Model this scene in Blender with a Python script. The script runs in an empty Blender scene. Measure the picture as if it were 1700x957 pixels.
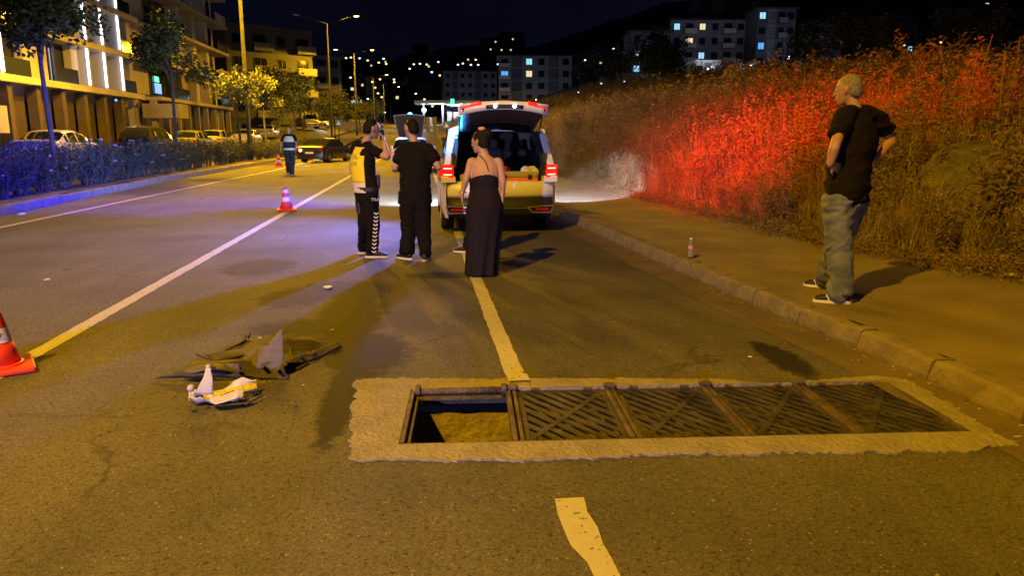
import bpy, bmesh, math, random
import numpy as np
from mathutils import Vector, Matrix, Euler, noise
random.seed(7)
PI = math.pi
S = bpy.context.scene
C = S.collection
# ---------------------------------------------------------------- camera
F, H = 1250.0, 1.5
PITCH = math.atan(251.5 / F)
YAW = math.atan(153 / (F * math.cos(PITCH) + 251.5 * math.sin(PITCH)))
cam_d = bpy.data.cameras.new('camera'); cam = bpy.data.objects.new('camera', cam_d); C.objects.link(cam)
cam.location = (0, 0, H); cam.rotation_euler = (PI / 2 - PITCH, 0, -YAW)
cam_d.sensor_width = 36; cam_d.lens = 36 * F / 1700; cam_d.clip_start = .05; cam_d.clip_end = 4000
S.camera = cam
# ---------------------------------------------------------------- night sky
W = bpy.data.worlds.new("World"); S.world = W; W.use_nodes = True
wn = W.node_tree.nodes; wl = W.node_tree.links
bg = wn['Background']; tc = wn.new('ShaderNodeTexCoord'); nz = wn.new('ShaderNodeTexNoise')
nz.inputs['Scale'].default_value = 2.2; nz.inputs['Detail'].default_value = 4
rp = wn.new('ShaderNodeValToRGB'); rp.color_ramp.elements[0].position = .3; rp.color_ramp.elements[1].position = .75
rp.color_ramp.elements[0].color = (.0011, .0014, .0048, 1); rp.color_ramp.elements[1].color = (.0040, .0042, .0120, 1)
wl.new(tc.outputs['Generated'], nz.inputs['Vector']); wl.new(nz.outputs['Fac'], rp.inputs['Fac']); wl.new(rp.outputs['Color'], bg.inputs['Color'])
bg.inputs['Strength'].default_value = 1.0
S.view_settings.view_transform = 'Standard'; S.view_settings.look = 'None'; S.view_settings.exposure = 0; S.view_settings.gamma = 1
S.render.engine = 'CYCLES'; S.cycles.max_bounces = 5; S.cycles.diffuse_bounces = 3; S.cycles.sample_clamp_indirect = 4
SODIUM = (1.0, .50, .008)
BLUE = (.16, .20, 1.0)
RED = (1.0, .012, .004)
# light powers
P_NEAR, P_POLE, P_BLUE, P_REDL, P_WHITE = 22000, 13000, 640, 2300, 650

# ---------------------------------------------------------------- pixel helpers (photo pixels -> points of the place)
def ray(x, y):
    a = (x - 850) / F; b = -(y - 478.5) / F
    f = math.cos(PITCH) + b * math.sin(PITCH); z = -math.sin(PITCH) + b * math.cos(PITCH)
    return Vector((a * math.cos(YAW) + f * math.sin(YAW), -a * math.sin(YAW) + f * math.cos(YAW), z))
def G(x, y, z=0.0):
    d = ray(x, y); t = (z - H) / d.z
    return Vector((d.x * t, d.y * t, z))
def P(x, y, zc):
    d = ray(x, y); return Vector((d.x * zc, d.y * zc, H + d.z * zc))
def depth(v):
    ax = ray(850, 478.5)
    return (Vector(v) - Vector((0, 0, H))).dot(ax)

# ---------------------------------------------------------------- materials
MATS = {}
def mat(name, col, rough=.7, metal=0, nscale=0, namt=0, col2=None, bump=0, bscale=None, emit=None, estr=0, spec=None, alpha=None, detail=4, trans=0):
    if name in MATS: return MATS[name]
    m = bpy.data.materials.new(name); m.use_nodes = True; MATS[name] = m
    n = m.node_tree.nodes; l = m.node_tree.links; b = n['Principled BSDF']
    b.inputs['Base Color'].default_value = (*col, 1); b.inputs['Roughness'].default_value = rough; b.inputs['Metallic'].default_value = metal
    if spec is not None: b.inputs['Specular IOR Level'].default_value = spec
    if trans: b.inputs['Transmission Weight'].default_value = trans
    if alpha is not None: b.inputs['Alpha'].default_value = alpha
    if emit: b.inputs['Emission Color'].default_value = (*emit, 1); b.inputs['Emission Strength'].default_value = estr
    if nscale or bump:
        t = n.new('ShaderNodeTexCoord')
    if nscale:
        z = n.new('ShaderNodeTexNoise'); z.inputs['Scale'].default_value = nscale; z.inputs['Detail'].default_value = detail
        l.new(t.outputs['Object'], z.inputs['Vector'])
        r = n.new('ShaderNodeValToRGB'); r.color_ramp.elements[0].position = .32; r.color_ramp.elements[1].position = .68
        c2 = col2 or tuple(c * (1 - namt) for c in col)
        r.color_ramp.elements[0].color = (*c2, 1); r.color_ramp.elements[1].color = (*col, 1)
        l.new(z.outputs['Fac'], r.inputs['Fac']); l.new(r.outputs['Color'], b.inputs['Base Color'])
    if bump:
        z2 = n.new('ShaderNodeTexNoise'); z2.inputs['Scale'].default_value = bscale or 60; z2.inputs['Detail'].default_value = 5
        l.new(t.outputs['Object'], z2.inputs['Vector'])
        bu = n.new('ShaderNodeBump'); bu.inputs['Strength'].default_value = bump; bu.inputs['Distance'].default_value = .02
        l.new(z2.outputs['Fac'], bu.inputs['Height']); l.new(bu.outputs['Normal'], b.inputs['Normal'])
    return m

def asphalt_mat():
    m = bpy.data.materials.new('asphalt'); m.use_nodes = True
    n = m.node_tree.nodes; l = m.node_tree.links; b = n['Principled BSDF']
    t = n.new('ShaderNodeTexCoord')
    def N(tp, **k):
        x = n.new(tp)
        for a, v in k.items():
            if a in x.inputs.keys(): x.inputs[a].default_value = v
            else: setattr(x, a, v)
        return x
    def ramp(src, p0, c0, p1, c1):
        r = n.new('ShaderNodeValToRGB'); r.color_ramp.elements[0].position = p0; r.color_ramp.elements[1].position = p1
        r.color_ramp.elements[0].color = (*c0, 1) if isinstance(c0, tuple) else (c0, c0, c0, 1)
        r.color_ramp.elements[1].color = (*c1, 1) if isinstance(c1, tuple) else (c1, c1, c1, 1)
        l.new(src, r.inputs['Fac']); return r.outputs['Color']
    def mix(mode, a, c, f=1.0):
        x = n.new('ShaderNodeMix'); x.data_type = 'RGBA'; x.blend_type = mode
        if isinstance(f, float): x.inputs[0].default_value = f
        else: l.new(f, x.inputs[0])
        l.new(a, x.inputs[6])
        if isinstance(c, tuple): x.inputs[7].default_value = (*c, 1)
        else: l.new(c, x.inputs[7])
        return x.outputs[2]
    big = N('ShaderNodeTexNoise', Scale=.7, Detail=5); l.new(t.outputs['Object'], big.inputs['Vector'])
    mp = N('ShaderNodeMapping'); mp.inputs['Scale'].default_value = (1.6, .18, 1); l.new(t.outputs['Object'], mp.inputs['Vector'])
    strk = N('ShaderNodeTexNoise', Scale=1.3, Detail=4); l.new(mp.outputs[0], strk.inputs['Vector'])
    v = N('ShaderNodeTexVoronoi', Scale=120.0); l.new(t.outputs['Object'], v.inputs['Vector'])
    fine = N('ShaderNodeTexNoise', Scale=42, Detail=3); l.new(t.outputs['Object'], fine.inputs['Vector'])
    base = ramp(big.outputs['Fac'], .3, (.062, .060, .058), .7, (.118, .110, .098))
    base = mix('MULTIPLY', base, ramp(strk.outputs['Fac'], .3, .78, .7, 1.15), .8)
    # aggregate: each stone its own tone, dark pits between
    hsv = N('ShaderNodeSeparateColor'); l.new(v.outputs['Color'], hsv.inputs[0])
    base = mix('MULTIPLY', base, ramp(hsv.outputs[0], .0, .66, 1.0, 1.42), 1.0)
    pit = ramp(fine.outputs['Fac'], .32, .30, .42, 1.0)
    base = mix('MULTIPLY', base, pit, .9)
    wht = ramp(hsv.outputs[1], .991, 0.0, .995, 1.0)
    base = mix('MIX', base, (.24, .225, .2), wht)
    ck = N('ShaderNodeTexVoronoi', Scale=.55); ck.feature = 'DISTANCE_TO_EDGE'; wn_ = N('ShaderNodeTexNoise', Scale=3.0, Detail=6); l.new(t.outputs['Object'], wn_.inputs['Vector'])
    wa = N('ShaderNodeVectorMath', operation='ADD'); ws = N('ShaderNodeVectorMath', operation='SCALE'); ws.inputs['Scale'].default_value = .45; l.new(wn_.outputs['Color'], ws.inputs[0]); l.new(t.outputs['Object'], wa.inputs[0]); l.new(ws.outputs[0], wa.inputs[1]); l.new(wa.outputs[0], ck.inputs['Vector'])
    crack = ramp(ck.outputs['Distance'], .0, .25, .012, 1.0)
    base = mix('MULTIPLY', base, crack, ramp(big.outputs['Fac'], .5, 0.0, .62, .75))
    # oily wet stain trail, positions in metres on the road
    acc = None
    for (sx, sy, rx, ry) in ((-.62, 6.4, .28, 1.4), (-.40, 5.2, .30, .6), (-.50, 4.3, .10, .8), (-.80, 7.5, .5, .5), (-.95, 6.0, .45, .3), (2.44, 4.72, .13, .45), (.2, 8.2, .4, .2), (-1.9, 9.0, .4, .6), (-1.2, 7.2, .35, .5)):
        s = N('ShaderNodeVectorMath', operation='SUBTRACT'); l.new(t.outputs['Object'], s.inputs[0]); s.inputs[1].default_value = (sx, sy, 0)
        q = N('ShaderNodeVectorMath', operation='DIVIDE'); l.new(s.outputs[0], q.inputs[0]); q.inputs[1].default_value = (rx, ry, 1)
        ln = N('ShaderNodeVectorMath', operation='LENGTH'); l.new(q.outputs[0], ln.inputs[0])
        inv = N('ShaderNodeMath', operation='SUBTRACT'); inv.inputs[0].default_value = 1.5; l.new(ln.outputs['Value'], inv.inputs[1]); inv.use_clamp = True
        if acc is None: acc = inv.outputs[0]
        else:
            mx = N('ShaderNodeMath', operation='MAXIMUM'); l.new(acc, mx.inputs[0]); l.new(inv.outputs[0], mx.inputs[1]); acc = mx.outputs[0]
    sn = N('ShaderNodeTexNoise', Scale=8.0, Detail=10, Roughness=.82); l.new(t.outputs['Object'], sn.inputs['Vector'])
    m0 = N('ShaderNodeMath', operation='MULTIPLY'); l.new(sn.outputs['Fac'], m0.inputs[0]); m0.inputs[1].default_value = .88
    m1 = N('ShaderNodeMath', operation='MULTIPLY'); l.new(acc, m1.inputs[0]); m1.inputs[1].default_value = .40
    ml = N('ShaderNodeMath', operation='ADD'); l.new(m1.outputs[0], ml.inputs[0]); l.new(m0.outputs[0], ml.inputs[1])
    stain = ramp(ml.outputs[0], .58, 0.0, .72, .95)
    base = mix('MIX', base, (.010, .009, .010), stain)
    l.new(base, b.inputs['Base Color'])
    rr = ramp(stain, 0.0, .82, 1.0, .78); l.new(rr, b.inputs['Roughness'])
    b.inputs['Specular IOR Level'].default_value = .28
    bu = N('ShaderNodeBump', Strength=.55, Distance=.006)
    ad = N('ShaderNodeMath', operation='ADD'); l.new(v.outputs['Distance'], ad.inputs[0]); l.new(pit, ad.inputs[1])
    l.new(ad.outputs[0], bu.inputs['Height']); l.new(bu.outputs['Normal'], b.inputs['Normal'])
    return m

def paint_mat(name, col, wear=.42):
    m = bpy.data.materials.new(name); m.use_nodes = True
    n = m.node_tree.nodes; l = m.node_tree.links; b = n['Principled BSDF']
    t = n.new('ShaderNodeTexCoord'); z = n.new('ShaderNodeTexNoise'); z.inputs['Scale'].default_value = 26; z.inputs['Detail'].default_value = 7; z.inputs['Roughness'].default_value = .65
    l.new(t.outputs['Object'], z.inputs['Vector'])
    r = n.new('ShaderNodeValToRGB'); r.color_ramp.elements[0].position = wear - .06; r.color_ramp.elements[1].position = wear
    r.color_ramp.elements[0].color = (.10, .095, .09, 1); r.color_ramp.elements[1].color = (*col, 1)
    e = r.color_ramp.elements.new(.75); e.color = (*[c * .85 for c in col], 1)
    l.new(z.outputs['Fac'], r.inputs['Fac']); l.new(r.outputs['Color'], b.inputs['Base Color'])
    bu = n.new('ShaderNodeBump'); bu.inputs['Strength'].default_value = .5; bu.inputs['Distance'].default_value = .005
    l.new(z.outputs['Fac'], bu.inputs['Height']); l.new(bu.outputs['Normal'], b.inputs['Normal'])
    b.inputs['Roughness'].default_value = .75
    return m

M = {}
M['asphalt'] = asphalt_mat()
M['line'] = paint_mat('road_paint', (.42, .41, .38))
M['concrete'] = mat('concrete', (.235, .225, .205), .9, nscale=2.6, col2=(.14, .132, .12), bump=.8, bscale=45, detail=9)
M['collar'] = mat('patch_concrete', (.27, .25, .215), .9, nscale=5, col2=(.19, .175, .15), bump=1.0, bscale=38, detail=10)
M['pave'] = mat('pavement_concrete', (.20, .165, .12), .95, nscale=1.3, col2=(.125, .10, .075), bump=.9, bscale=22, detail=10)
M['kerb'] = mat('kerb_concrete', (.21, .18, .135), .95, nscale=4, col2=(.115, .098, .075), bump=1.0, bscale=24, detail=9)
M['soil'] = mat('dry_soil', (.085, .066, .045), 1, nscale=1.5, col2=(.035, .03, .02), bump=1, bscale=9, detail=8)
M['iron'] = mat('cast_iron', (.085, .076, .062), .6, .3, nscale=6, col2=(.02, .018, .017), bump=1.0, bscale=110, detail=8)
M['rust'] = mat('rusty_steel', (.15, .115, .08), .75, .3, nscale=9, col2=(.06, .045, .035), bump=.8, bscale=50, detail=8)
M['wall'] = mat('pit_concrete', (.34, .30, .23), .95, nscale=6, col2=(.20, .17, .12), bump=1, bscale=18, detail=9)

# ---------------------------------------------------------------- object helpers
def link(o, parent=None):
    C.objects.link(o)
    if parent: o.parent = parent
    return o
def tag(o, label=None, cat=None, group=None, kind=None):
    if label: o['label'] = label
    if cat: o['category'] = cat
    if group: o['group'] = group
    if kind: o['kind'] = kind
    return o
def thing(name, label, cat, loc=(0, 0, 0), rz=0, group=None):
    o = bpy.data.objects.new(name, None); o.empty_display_size = .2; link(o)
    o.location = loc; o.rotation_euler = (0, 0, rz)
    return tag(o, label, cat, group)
def struct_root(name, loc=(0, 0, 0)):
    o = bpy.data.objects.new(name, None); link(o); o.location = loc; o['kind'] = 'structure'; return o
def kids(o): return [c for c in o.children]
def copy_tree(o, loc=None, rz=None, label=None, parent=None, scale=None):
    c = o.copy(); C.objects.link(c); c.parent = parent
    if loc is not None: c.location = loc
    if rz is not None: c.rotation_euler = (0, 0, rz)
    if scale is not None: c.scale = (scale,) * 3
    if label: c['label'] = label
    for ch in list(o.children): copy_tree(ch, parent=c)
    return c

class MB:
    def __init__(s): s.v = []; s.f = []
    def add(s, vs, fs):
        o = len(s.v); s.v += [tuple(x) for x in vs]; s.f += [tuple(i + o for i in f) for f in fs]; return s
    def box(s, c, d, rz=0, taper=1.0, m=None):
        hx, hy, hz = d[0] / 2, d[1] / 2, d[2] / 2; vs = []
        for z in (-1, 1):
            k = taper if z > 0 else 1
            for x, y in ((-1, -1), (1, -1), (1, 1), (-1, 1)): vs.append(Vector((x * hx * k, y * hy * k, z * hz)))
        R = m if m else Matrix.Rotation(rz, 3, 'Z')
        return s.add([R @ v + Vector(c) for v in vs], [(3, 2, 1, 0), (4, 5, 6, 7), (0, 1, 5, 4), (1, 2, 6, 5), (2, 3, 7, 6), (3, 0, 4, 7)])
    def beam(s, a, b, w, h, up=(0, 0, 1)):
        a = Vector(a); b = Vector(b); d = (b - a).normalized(); u = Vector(up)
        sx = d.cross(u)
        if sx.length < 1e-4: sx = d.cross(Vector((1, 0, 0)))
        sx.normalize(); u = sx.cross(d)
        vs = [p + sx * x * w / 2 + u * z * h / 2 for p in (a, b) for x, z in ((-1, -1), (1, -1), (1, 1), (-1, 1))]
        return s.add(vs, [(0, 1, 2, 3), (7, 6, 5, 4), (0, 4, 5, 1), (1, 5, 6, 2), (2, 6, 7, 3), (3, 7, 4, 0)])
    def loft(s, rings, cap=True):
        n = len(rings[0]); o = len(s.v); fs = []
        for i in range(len(rings) - 1):
            for j in range(n):
                k = (j + 1) % n; fs.append((i * n + j, i * n + k, (i + 1) * n + k, (i + 1) * n + j))
        if cap: fs.append(tuple(range(n - 1, -1, -1))); fs.append(tuple((len(rings) - 1) * n + j for j in range(n)))
        return s.add([p for r in rings for p in r], fs)
    def tube(s, pts, r, n=8, cap=True):
        rs = r if isinstance(r, (list, tuple)) else [r] * len(pts)
        pts = [Vector(p) for p in pts]; rings = []
        ref = None
        for i, p in enumerate(pts):
            d = (pts[min(i + 1, len(pts) - 1)] - pts[max(i - 1, 0)]).normalized()
            if ref is None: ref = Vector((0, 0, 1)) if abs(d.z) < .9 else Vector((1, 0, 0))
            a = d.cross(ref).normalized(); b_ = d.cross(a).normalized(); ref = -b_ if False else ref
            rings.append([p + (a * math.cos(2 * PI * j / n) + b_ * math.sin(2 * PI * j / n)) * rs[i] for j in range(n)])
        return s.loft(rings, cap)
    def disc(s, c, r, ax='y', n=16, th=.01, r2=None):
        c = Vector(c); d = {'x': Vector((1, 0, 0)), 'y': Vector((0, 1, 0)), 'z': Vector((0, 0, 1))}[ax]
        return s.tube([c - d * th / 2, c + d * th / 2], [r, r2 or r], n)
    def ball(s, c, r, n=8, m=5, sc=(1, 1, 1)):
        rings = []
        for i in range(m + 1):
            t = PI * (i + .02) / (m + .04); z = -math.cos(t); q = math.sin(t)
            rings.append([Vector(c) + Vector((q * math.cos(2 * PI * j / n) * sc[0], q * math.sin(2 * PI * j / n) * sc[1], z * sc[2])) * r for j in range(n)])
        return s.loft(rings)
    def mesh(s, name, m, smooth=False, bevel=0, weld=False):
        me = bpy.data.meshes.new(name); me.from_pydata(s.v, [], s.f)
        bm = bmesh.new(); bm.from_mesh(me)
        if weld:
            bmesh.ops.delete(bm, geom=[v for v in bm.verts if not v.link_faces], context='VERTS'); bmesh.ops.remove_doubles(bm, verts=bm.verts, dist=.0008)
        bmesh.ops.recalc_face_normals(bm, faces=bm.faces)
        if bevel: bmesh.ops.bevel(bm, geom=[e for e in bm.edges if len(e.link_faces) == 2 and e.calc_face_angle(0) > .5], offset=bevel, segments=1, affect='EDGES', profile=.5)
        bm.to_mesh(me); bm.free()
        if m: me.materials.append(m)
        if smooth: me.shade_smooth()
        return me
    def build(s, name, m, parent=None, smooth=False, bevel=0, loc=None, rz=None, label=None, weld=False):
        o = bpy.data.objects.new(name, s.mesh(name, m, smooth, bevel, weld)); link(o, parent)
        if loc is not None: o.location = loc
        if rz is not None: o.rotation_euler = (0, 0, rz)
        if label: o['label'] = label
        return o
def inst(name, me, parent=None, loc=(0, 0, 0), rot=(0, 0, 0), sc=None):
    o = bpy.data.objects.new(name, me); link(o, parent); o.location = loc; o.rotation_euler = rot
    if sc: o.scale = sc
    return o
def lamp(name, typ, loc, power, col, parent=None, size=.1, spot=None, blend=.3, target=None, label=None):
    d = bpy.data.lights.new(name, typ); d.energy = power; d.color = col; d.shadow_soft_size = size
    if typ == 'SPOT': d.spot_size = math.radians(spot); d.spot_blend = blend
    o = bpy.data.objects.new(name, d); link(o, parent); o.location = loc
    if target is not None:
        o.rotation_euler = (Vector(target) - Vector(loc)).to_track_quat('-Z', 'Y').to_euler()
    return o
def sm(a, b, x):
    t = min(1, max(0, (x - a) / (b - a))); return t * t * (3 - 2 * t)

# ---------------------------------------------------------------- terrain
KERB = [(-8, 3.35), (0, 3.2), (3.4, 3.12), (4.7, 3.08), (5.7, 2.98), (8.6, 2.82), (13, 2.62), (20, 2.5), (60, 2.5), (250, 2.5)]
def interp(tab, y):
    if y <= tab[0][0]: return tab[0][1]
    for (a, va), (b, vb) in zip(tab, tab[1:]):
        if y <= b: return va + (vb - va) * (y - a) / (b - a)
    return tab[-1][1]
def kx(y): return interp(KERB, y)
LK = [(-8, -7.75), (10, -7.85), (15, -8.0), (26, -8.6), (46, -8.6), (60, -7.9), (70, -7.6), (260, -7.6)]
def lkx(y): return interp(LK, y)
def verge_x(y): return interp([(-8, 6.2), (4, 5.95), (6.4, 5.65), (9, 5.0), (17.5, 4.8), (30, 4.8), (200, 4.6)], y)
def tz(x, y):
    z = 0.036 * max(0, y - 70) if y < 300 else .036 * 230
    if x > 4.5:
        e = verge_x(y)
        z += .13 + (1.35 + .75 * sm(12, 40, y)) * sm(e, e + 5.5, x) + .05 * max(0, x - 11) * sm(11, 30, x)
        z += .045 * max(0, y - 25) * sm(14, 50, x) * (1 if y < 300 else 0)
        z += noise.noise(Vector((x * .35, y * .35, 0))) * .22 * sm(e, e + 2, x)
    if x < -9.5:
        z += .18 * sm(-9.5, -9.9, x) if False else .3 * sm(9.5, 11.5, -x) + sm(40, 110, y) * 1.0 * sm(10, 15, -x)
    if y > 240:
        k = sm(240, 900, y); z += k * (62 + 22 * math.sin(x * .006 + .6) + 14 * noise.noise(Vector((x * .01, y * .01, 3))))
    if x > 90: z += sm(90, 330, x) * 48 * sm(60, 300, y)
    return z
def grid_mesh(name, xs, ys, zf, m, skip=None, smooth=True):
    v = [(x, y, zf(x, y)) for y in ys for x in xs]; nx = len(xs); f = []
    for j in range(len(ys) - 1):
        for i in range(nx - 1):
            if skip and skip((xs[i] + xs[i + 1]) / 2, (ys[j] + ys[j + 1]) / 2): continue
            f.append((j * nx + i, j * nx + i + 1, (j + 1) * nx + i + 1, (j + 1) * nx + i))
    me = bpy.data.meshes.new(name); me.from_pydata(v, [], f); me.materials.append(m)
    if smooth: me.shade_smooth()
    return me
xs = sorted(set([-700, -500, -350, -250, -180, -130, -95, -70, -55, -45, -38, -32, -28, -24, -20, -17, -15, -13.5] + [-12.5 + .5 * i for i in range(9)] +
     [-8.4, -4, 0, 2.0, 2.9, 4.5] + [4.75 + .5 * i for i in range(24)] + [17.5, 19, 21, 23, 26, 30, 34, 39, 45, 52, 60, 70, 82, 95, 110, 130, 155, 185, 220, 270, 330, 420, 540, 700]))
ys = [-30, -12] + [-6 + 1.0 * i for i in range(60)] + [55, 58, 62, 66, 70, 75, 80, 90, 100, 115, 130, 150, 170, 190, 215, 240, 265, 290, 299.9, 300.1, 330, 370, 420, 480, 550, 640, 740, 850, 1000, 1300, 2200]
g = inst('ground', grid_mesh('ground', xs, ys, lambda x, y: tz(x, y) - (.03 if x < 4.6 else .07 * (1 - sm(verge_x(y) + .1, verge_x(y) + .7, x))), M['soil'], skip=lambda x, y: -8.4 < x < 4.5 and -12 < y < 40))
g['kind'] = 'structure'

# ---------------------------------------------------------------- storm drain frame of reference
DO = Vector((-.14, 3.52, 0)); DA = math.radians(-3.6); DL, DW = 2.93, .82
DR = Matrix.Rotation(DA, 3, 'Z')
def D(u, v, z=0): return DO + DR @ Vector((u, v, z))
# ---------------------------------------------------------------- road with the hole for the drain
ysr = [-8, -4, -2, 0, 1, 2, 3]; ysf = [5.2] + [6 + i for i in range(40)] + [50, 55, 60, 65, 70, 75, 80, 90, 100, 120, 150, 180, 220, 260]
v = []; f = []
def rowof(y):
    o = len(v); a, b = lkx(y) - .05, kx(y) + .02
    for i in range(7):
        x = a + (b - a) * i / 6; v.append((x, y, tz(0, y)))
    return o
def strip(yl):
    prev = None
    for y in yl:
        o = rowof(y)
        if prev is not None:
            for i in range(6): f.append((prev + i, prev + i + 1, o + i + 1, o + i))
        prev = o
strip(ysr); strip(ysf)
hm = .05
hc = [D(-hm, -hm), D(DL + hm, -hm), D(DL + hm, DW + hm), D(-hm, DW + hm)]
o = len(v); v += [tuple(p) for p in hc]
bl = len(ysr) * 7 - 7; tl = len(ysr) * 7
f += [(bl, bl + 1, bl + 2, bl + 3, o), (bl + 3, bl + 4, o + 1, o), (bl + 4, bl + 5, bl + 6, o + 1), (o + 1, bl + 6, tl + 6, o + 2), (o + 2, tl + 6, tl + 5, tl + 4), (o + 2, tl + 4, tl + 3, o + 3), (o + 3, tl + 3, tl + 2, tl + 1, tl), (o + 3, tl, bl, o)]
me = bpy.data.meshes.new('road'); me.from_pydata(v, [], f)
bm = bmesh.new(); bm.from_mesh(me)
bmesh.ops.recalc_face_normals(bm, faces=bm.faces)
if sum(x.normal.z for x in bm.faces) < 0: bmesh.ops.reverse_faces(bm, faces=bm.faces)
bm.to_mesh(me); bm.free(); me.materials.append(M['asphalt'])
inst('road', me)['kind'] = 'structure'

# road markings: thin sheets with ragged edges, 4 mm over the road
def marking(name, x0f, w, y0, y1, step=.12, z=.004, notch=None, side=.006):
    vs = []; fs = []; y = y0; k = 0
    rr = random.Random(len(name) + int(y0 * 10))
    while True:
        x = x0f(y); j = rr.uniform(-side, side); j2 = rr.uniform(-side, side)
        a, b = x - w / 2 + j, x + w / 2 + j2
        if notch and notch[0] < y < notch[1]: a += notch[2]
        e = rr.uniform(-.012, .012) if (k == 0) else 0
        vs += [(a, y + e, tz(0, y) + z), (x, y - e, tz(0, y) + z), (b, y + e, tz(0, y) + z)]
        if k: n0 = 3 * k; fs += [(n0 - 3, n0 - 2, n0 + 1, n0), (n0 - 2, n0 - 1, n0 + 2, n0 + 1)]
        k += 1
        if y >= y1: break
        y = min(y1, y + (step if y < 20 else 2))
    me = bpy.data.meshes.new(name); me.from_pydata(vs, [], fs); me.materials.append(M['line'])
    o = inst(name, me); o['kind'] = 'structure'; return o
marking('lane_line', lambda y: .585, .125, -3.0, 2.89, notch=(2.1, 2.42, .035), side=.008)
marking('lane_line', lambda y: .572 - .0006 * y, .125, 4.56, 62)
marking('centre_line', lambda y: -2.72, .13, -3, 66)
marking('edge_line', lambda y: interp([(-5, -7.05), (13, -7.05), (20, -6.95), (36, -6.6), (50, -6.8), (64, -7.2), (90, -7.1)], y), .14, -3, 90)
# the painted end of the dash carries over on to the concrete patch
marking('lane_line', lambda y: .572, .13, 4.405, 4.545, step=.04, z=.022)

# pavement and kerbs -------------------------------------------------------------
pv = []; pf = []
yy = [-8, -4, 0] + [1 + .5 * i for i in range(60)] + [32, 35, 40, 45, 50, 60, 80, 100, 150, 200, 260]
for i, y in enumerate(yy):
    a, b = kx(y) + .19, verge_x(y) + .5
    for k in range(9):
        t = k / 8; x = a + (b - a) * t
        pv.append((x, y, tz(0, y) + .132 + (.012 * noise.noise(Vector((x * 1.5, y * 1.5, 1))) if k else 0) - (.06 if k == 8 else 0)))
    if i:
        for k in range(8): n0 = i * 9 + k; pf.append((n0 - 9, n0 - 8, n0 + 1, n0))
me = bpy.data.meshes.new('pavement'); me.from_pydata(pv, [], pf); me.materials.append(M['pave']); me.shade_smooth()
inst('pavement', me)['kind'] = 'structure'
gv = []; gf = []; r3 = random.Random(77)
for i in range(230):
    y = 2.0 + i * .16; e_ = kx(y) - .36 - .05 * noise.noise(Vector((y * 1.3, 0, 0))) + r3.uniform(-.012, .012)
    gv += [(e_, y, .004), ((e_ + kx(y)) / 2, y, .0045), (kx(y) + .01, y, .005)]
    if i: n0 = 3 * i; gf += [(n0 - 3, n0 - 2, n0 + 1, n0), (n0 - 2, n0 - 1, n0 + 2, n0 + 1)]
me = bpy.data.meshes.new('gutter'); me.from_pydata(gv, [], gf); me.materials.append(mat('gutter_dust', (.135, .105, .07), .95, nscale=2.2, col2=(.085, .068, .05), bump=.7, bscale=30, detail=9)); inst('gutter', me)['kind'] = 'structure'
kerb_meshes = []
for k in range(6):
    rr = random.Random(k + 40); mb = MB(); L = .72; n = 8; rings = []
    for i in range(n + 1):
        y = -L / 2 + L * i / n; j = lambda s: rr.uniform(-s, s)
        e = .007 if i in (0, n) else 0
        top = .142 - e * .5 + j(.003) - (.018 if rr.random() < .16 else 0)
        rings.append([Vector((e + j(.005), y, -.1)), Vector((.195, y, -.1)), Vector((.195, y, top - .006)), Vector((.055 + j(.004), y, top)), Vector((.022 + e * .6 + j(.008), y, top - .018 + j(.008))), Vector((.0 + e * .5 + j(.003), y, .03))])
    mb.loft(rings); kerb_meshes.append(mb.mesh('kerb_stone', M['kerb'], bevel=0))
kroot = struct_root('kerb'); kroot['label'] = 'worn concrete kerb between the road and the right pavement'
y = -4.0; cnt = 0
while y < 62:
    x = kx(y); a = math.atan2(kx(y + .74) - x, .74)
    o = inst('kerb_stone', random.choice(kerb_meshes), kroot, (x + random.uniform(-.006, .006), y + .37, 0 + random.uniform(-.003, .002)), (0, random.uniform(-.008, .008), -a)); y += .742
m = MB(); ysx = [62, 66, 70, 80, 100, 140, 200, 260]
m.loft([[Vector((kx(q), q, tz(0, q) - .1)), Vector((kx(q) + .19, q, tz(0, q) - .1)), Vector((kx(q) + .19, q, tz(0, q) + .14)), Vector((kx(q), q, tz(0, q) + .14))] for q in ysx])
o = m.build('far_kerb_run', M['kerb'], kroot)
lroot = struct_root('median_kerb'); lroot['label'] = 'concrete kerb along the planted median on the left'
y = 2.0
while y < 78:
    x = lkx(y); a = math.atan2(lkx(y + 1.0) - x, 1.0)
    o = inst('kerb_stone', random.choice(kerb_meshes), lroot, (x + random.uniform(-.006, .006), y + .5, tz(0, y) + random.uniform(-.006, .004)), (0, random.uniform(-.02, .02), PI - a), (1.0, 1.36, 1.35)); y += .992
# planted median bed
mv = []; mf = []
ym = [-6, 0, 3] + list(range(5, 80, 2)) + [85, 100, 150, 200, 260]
for i, y in enumerate(ym):
    for k in range(6):
        x = lkx(y) - .18 - k * .62; mv.append((x, y, tz(0, y) + .17 + .05 * noise.noise(Vector((x, y, 5)))))
    if i:
        for k in range(5): n0 = i * 6 + k; mf.append((n0 - 6, n0, n0 + 1, n0 - 5))
me = bpy.data.meshes.new('median_bed'); me.from_pydata(mv, [], mf); me.materials.append(M['soil']); me.shade_smooth()
inst('median_bed', me)['kind'] = 'structure'
# service road on the far side of the median
sv = []; sf = []
for i, y in enumerate(ym):
    for k in range(5):
        x = lkx(y) - 3.3 - k * 2.3; sv.append((x, y, max(tz(x, y), tz(x + .4, y), tz(x - .4, y)) + .03))
    if i:
        for k in range(4): n0 = i * 5 + k; sf.append((n0 - 5, n0, n0 + 1, n0 - 4))
me = bpy.data.meshes.new('service_road'); me.from_pydata(sv, [], sf); me.materials.append(M['asphalt']); me.shade_smooth()
inst('service_road', me)['kind'] = 'structure'

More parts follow.
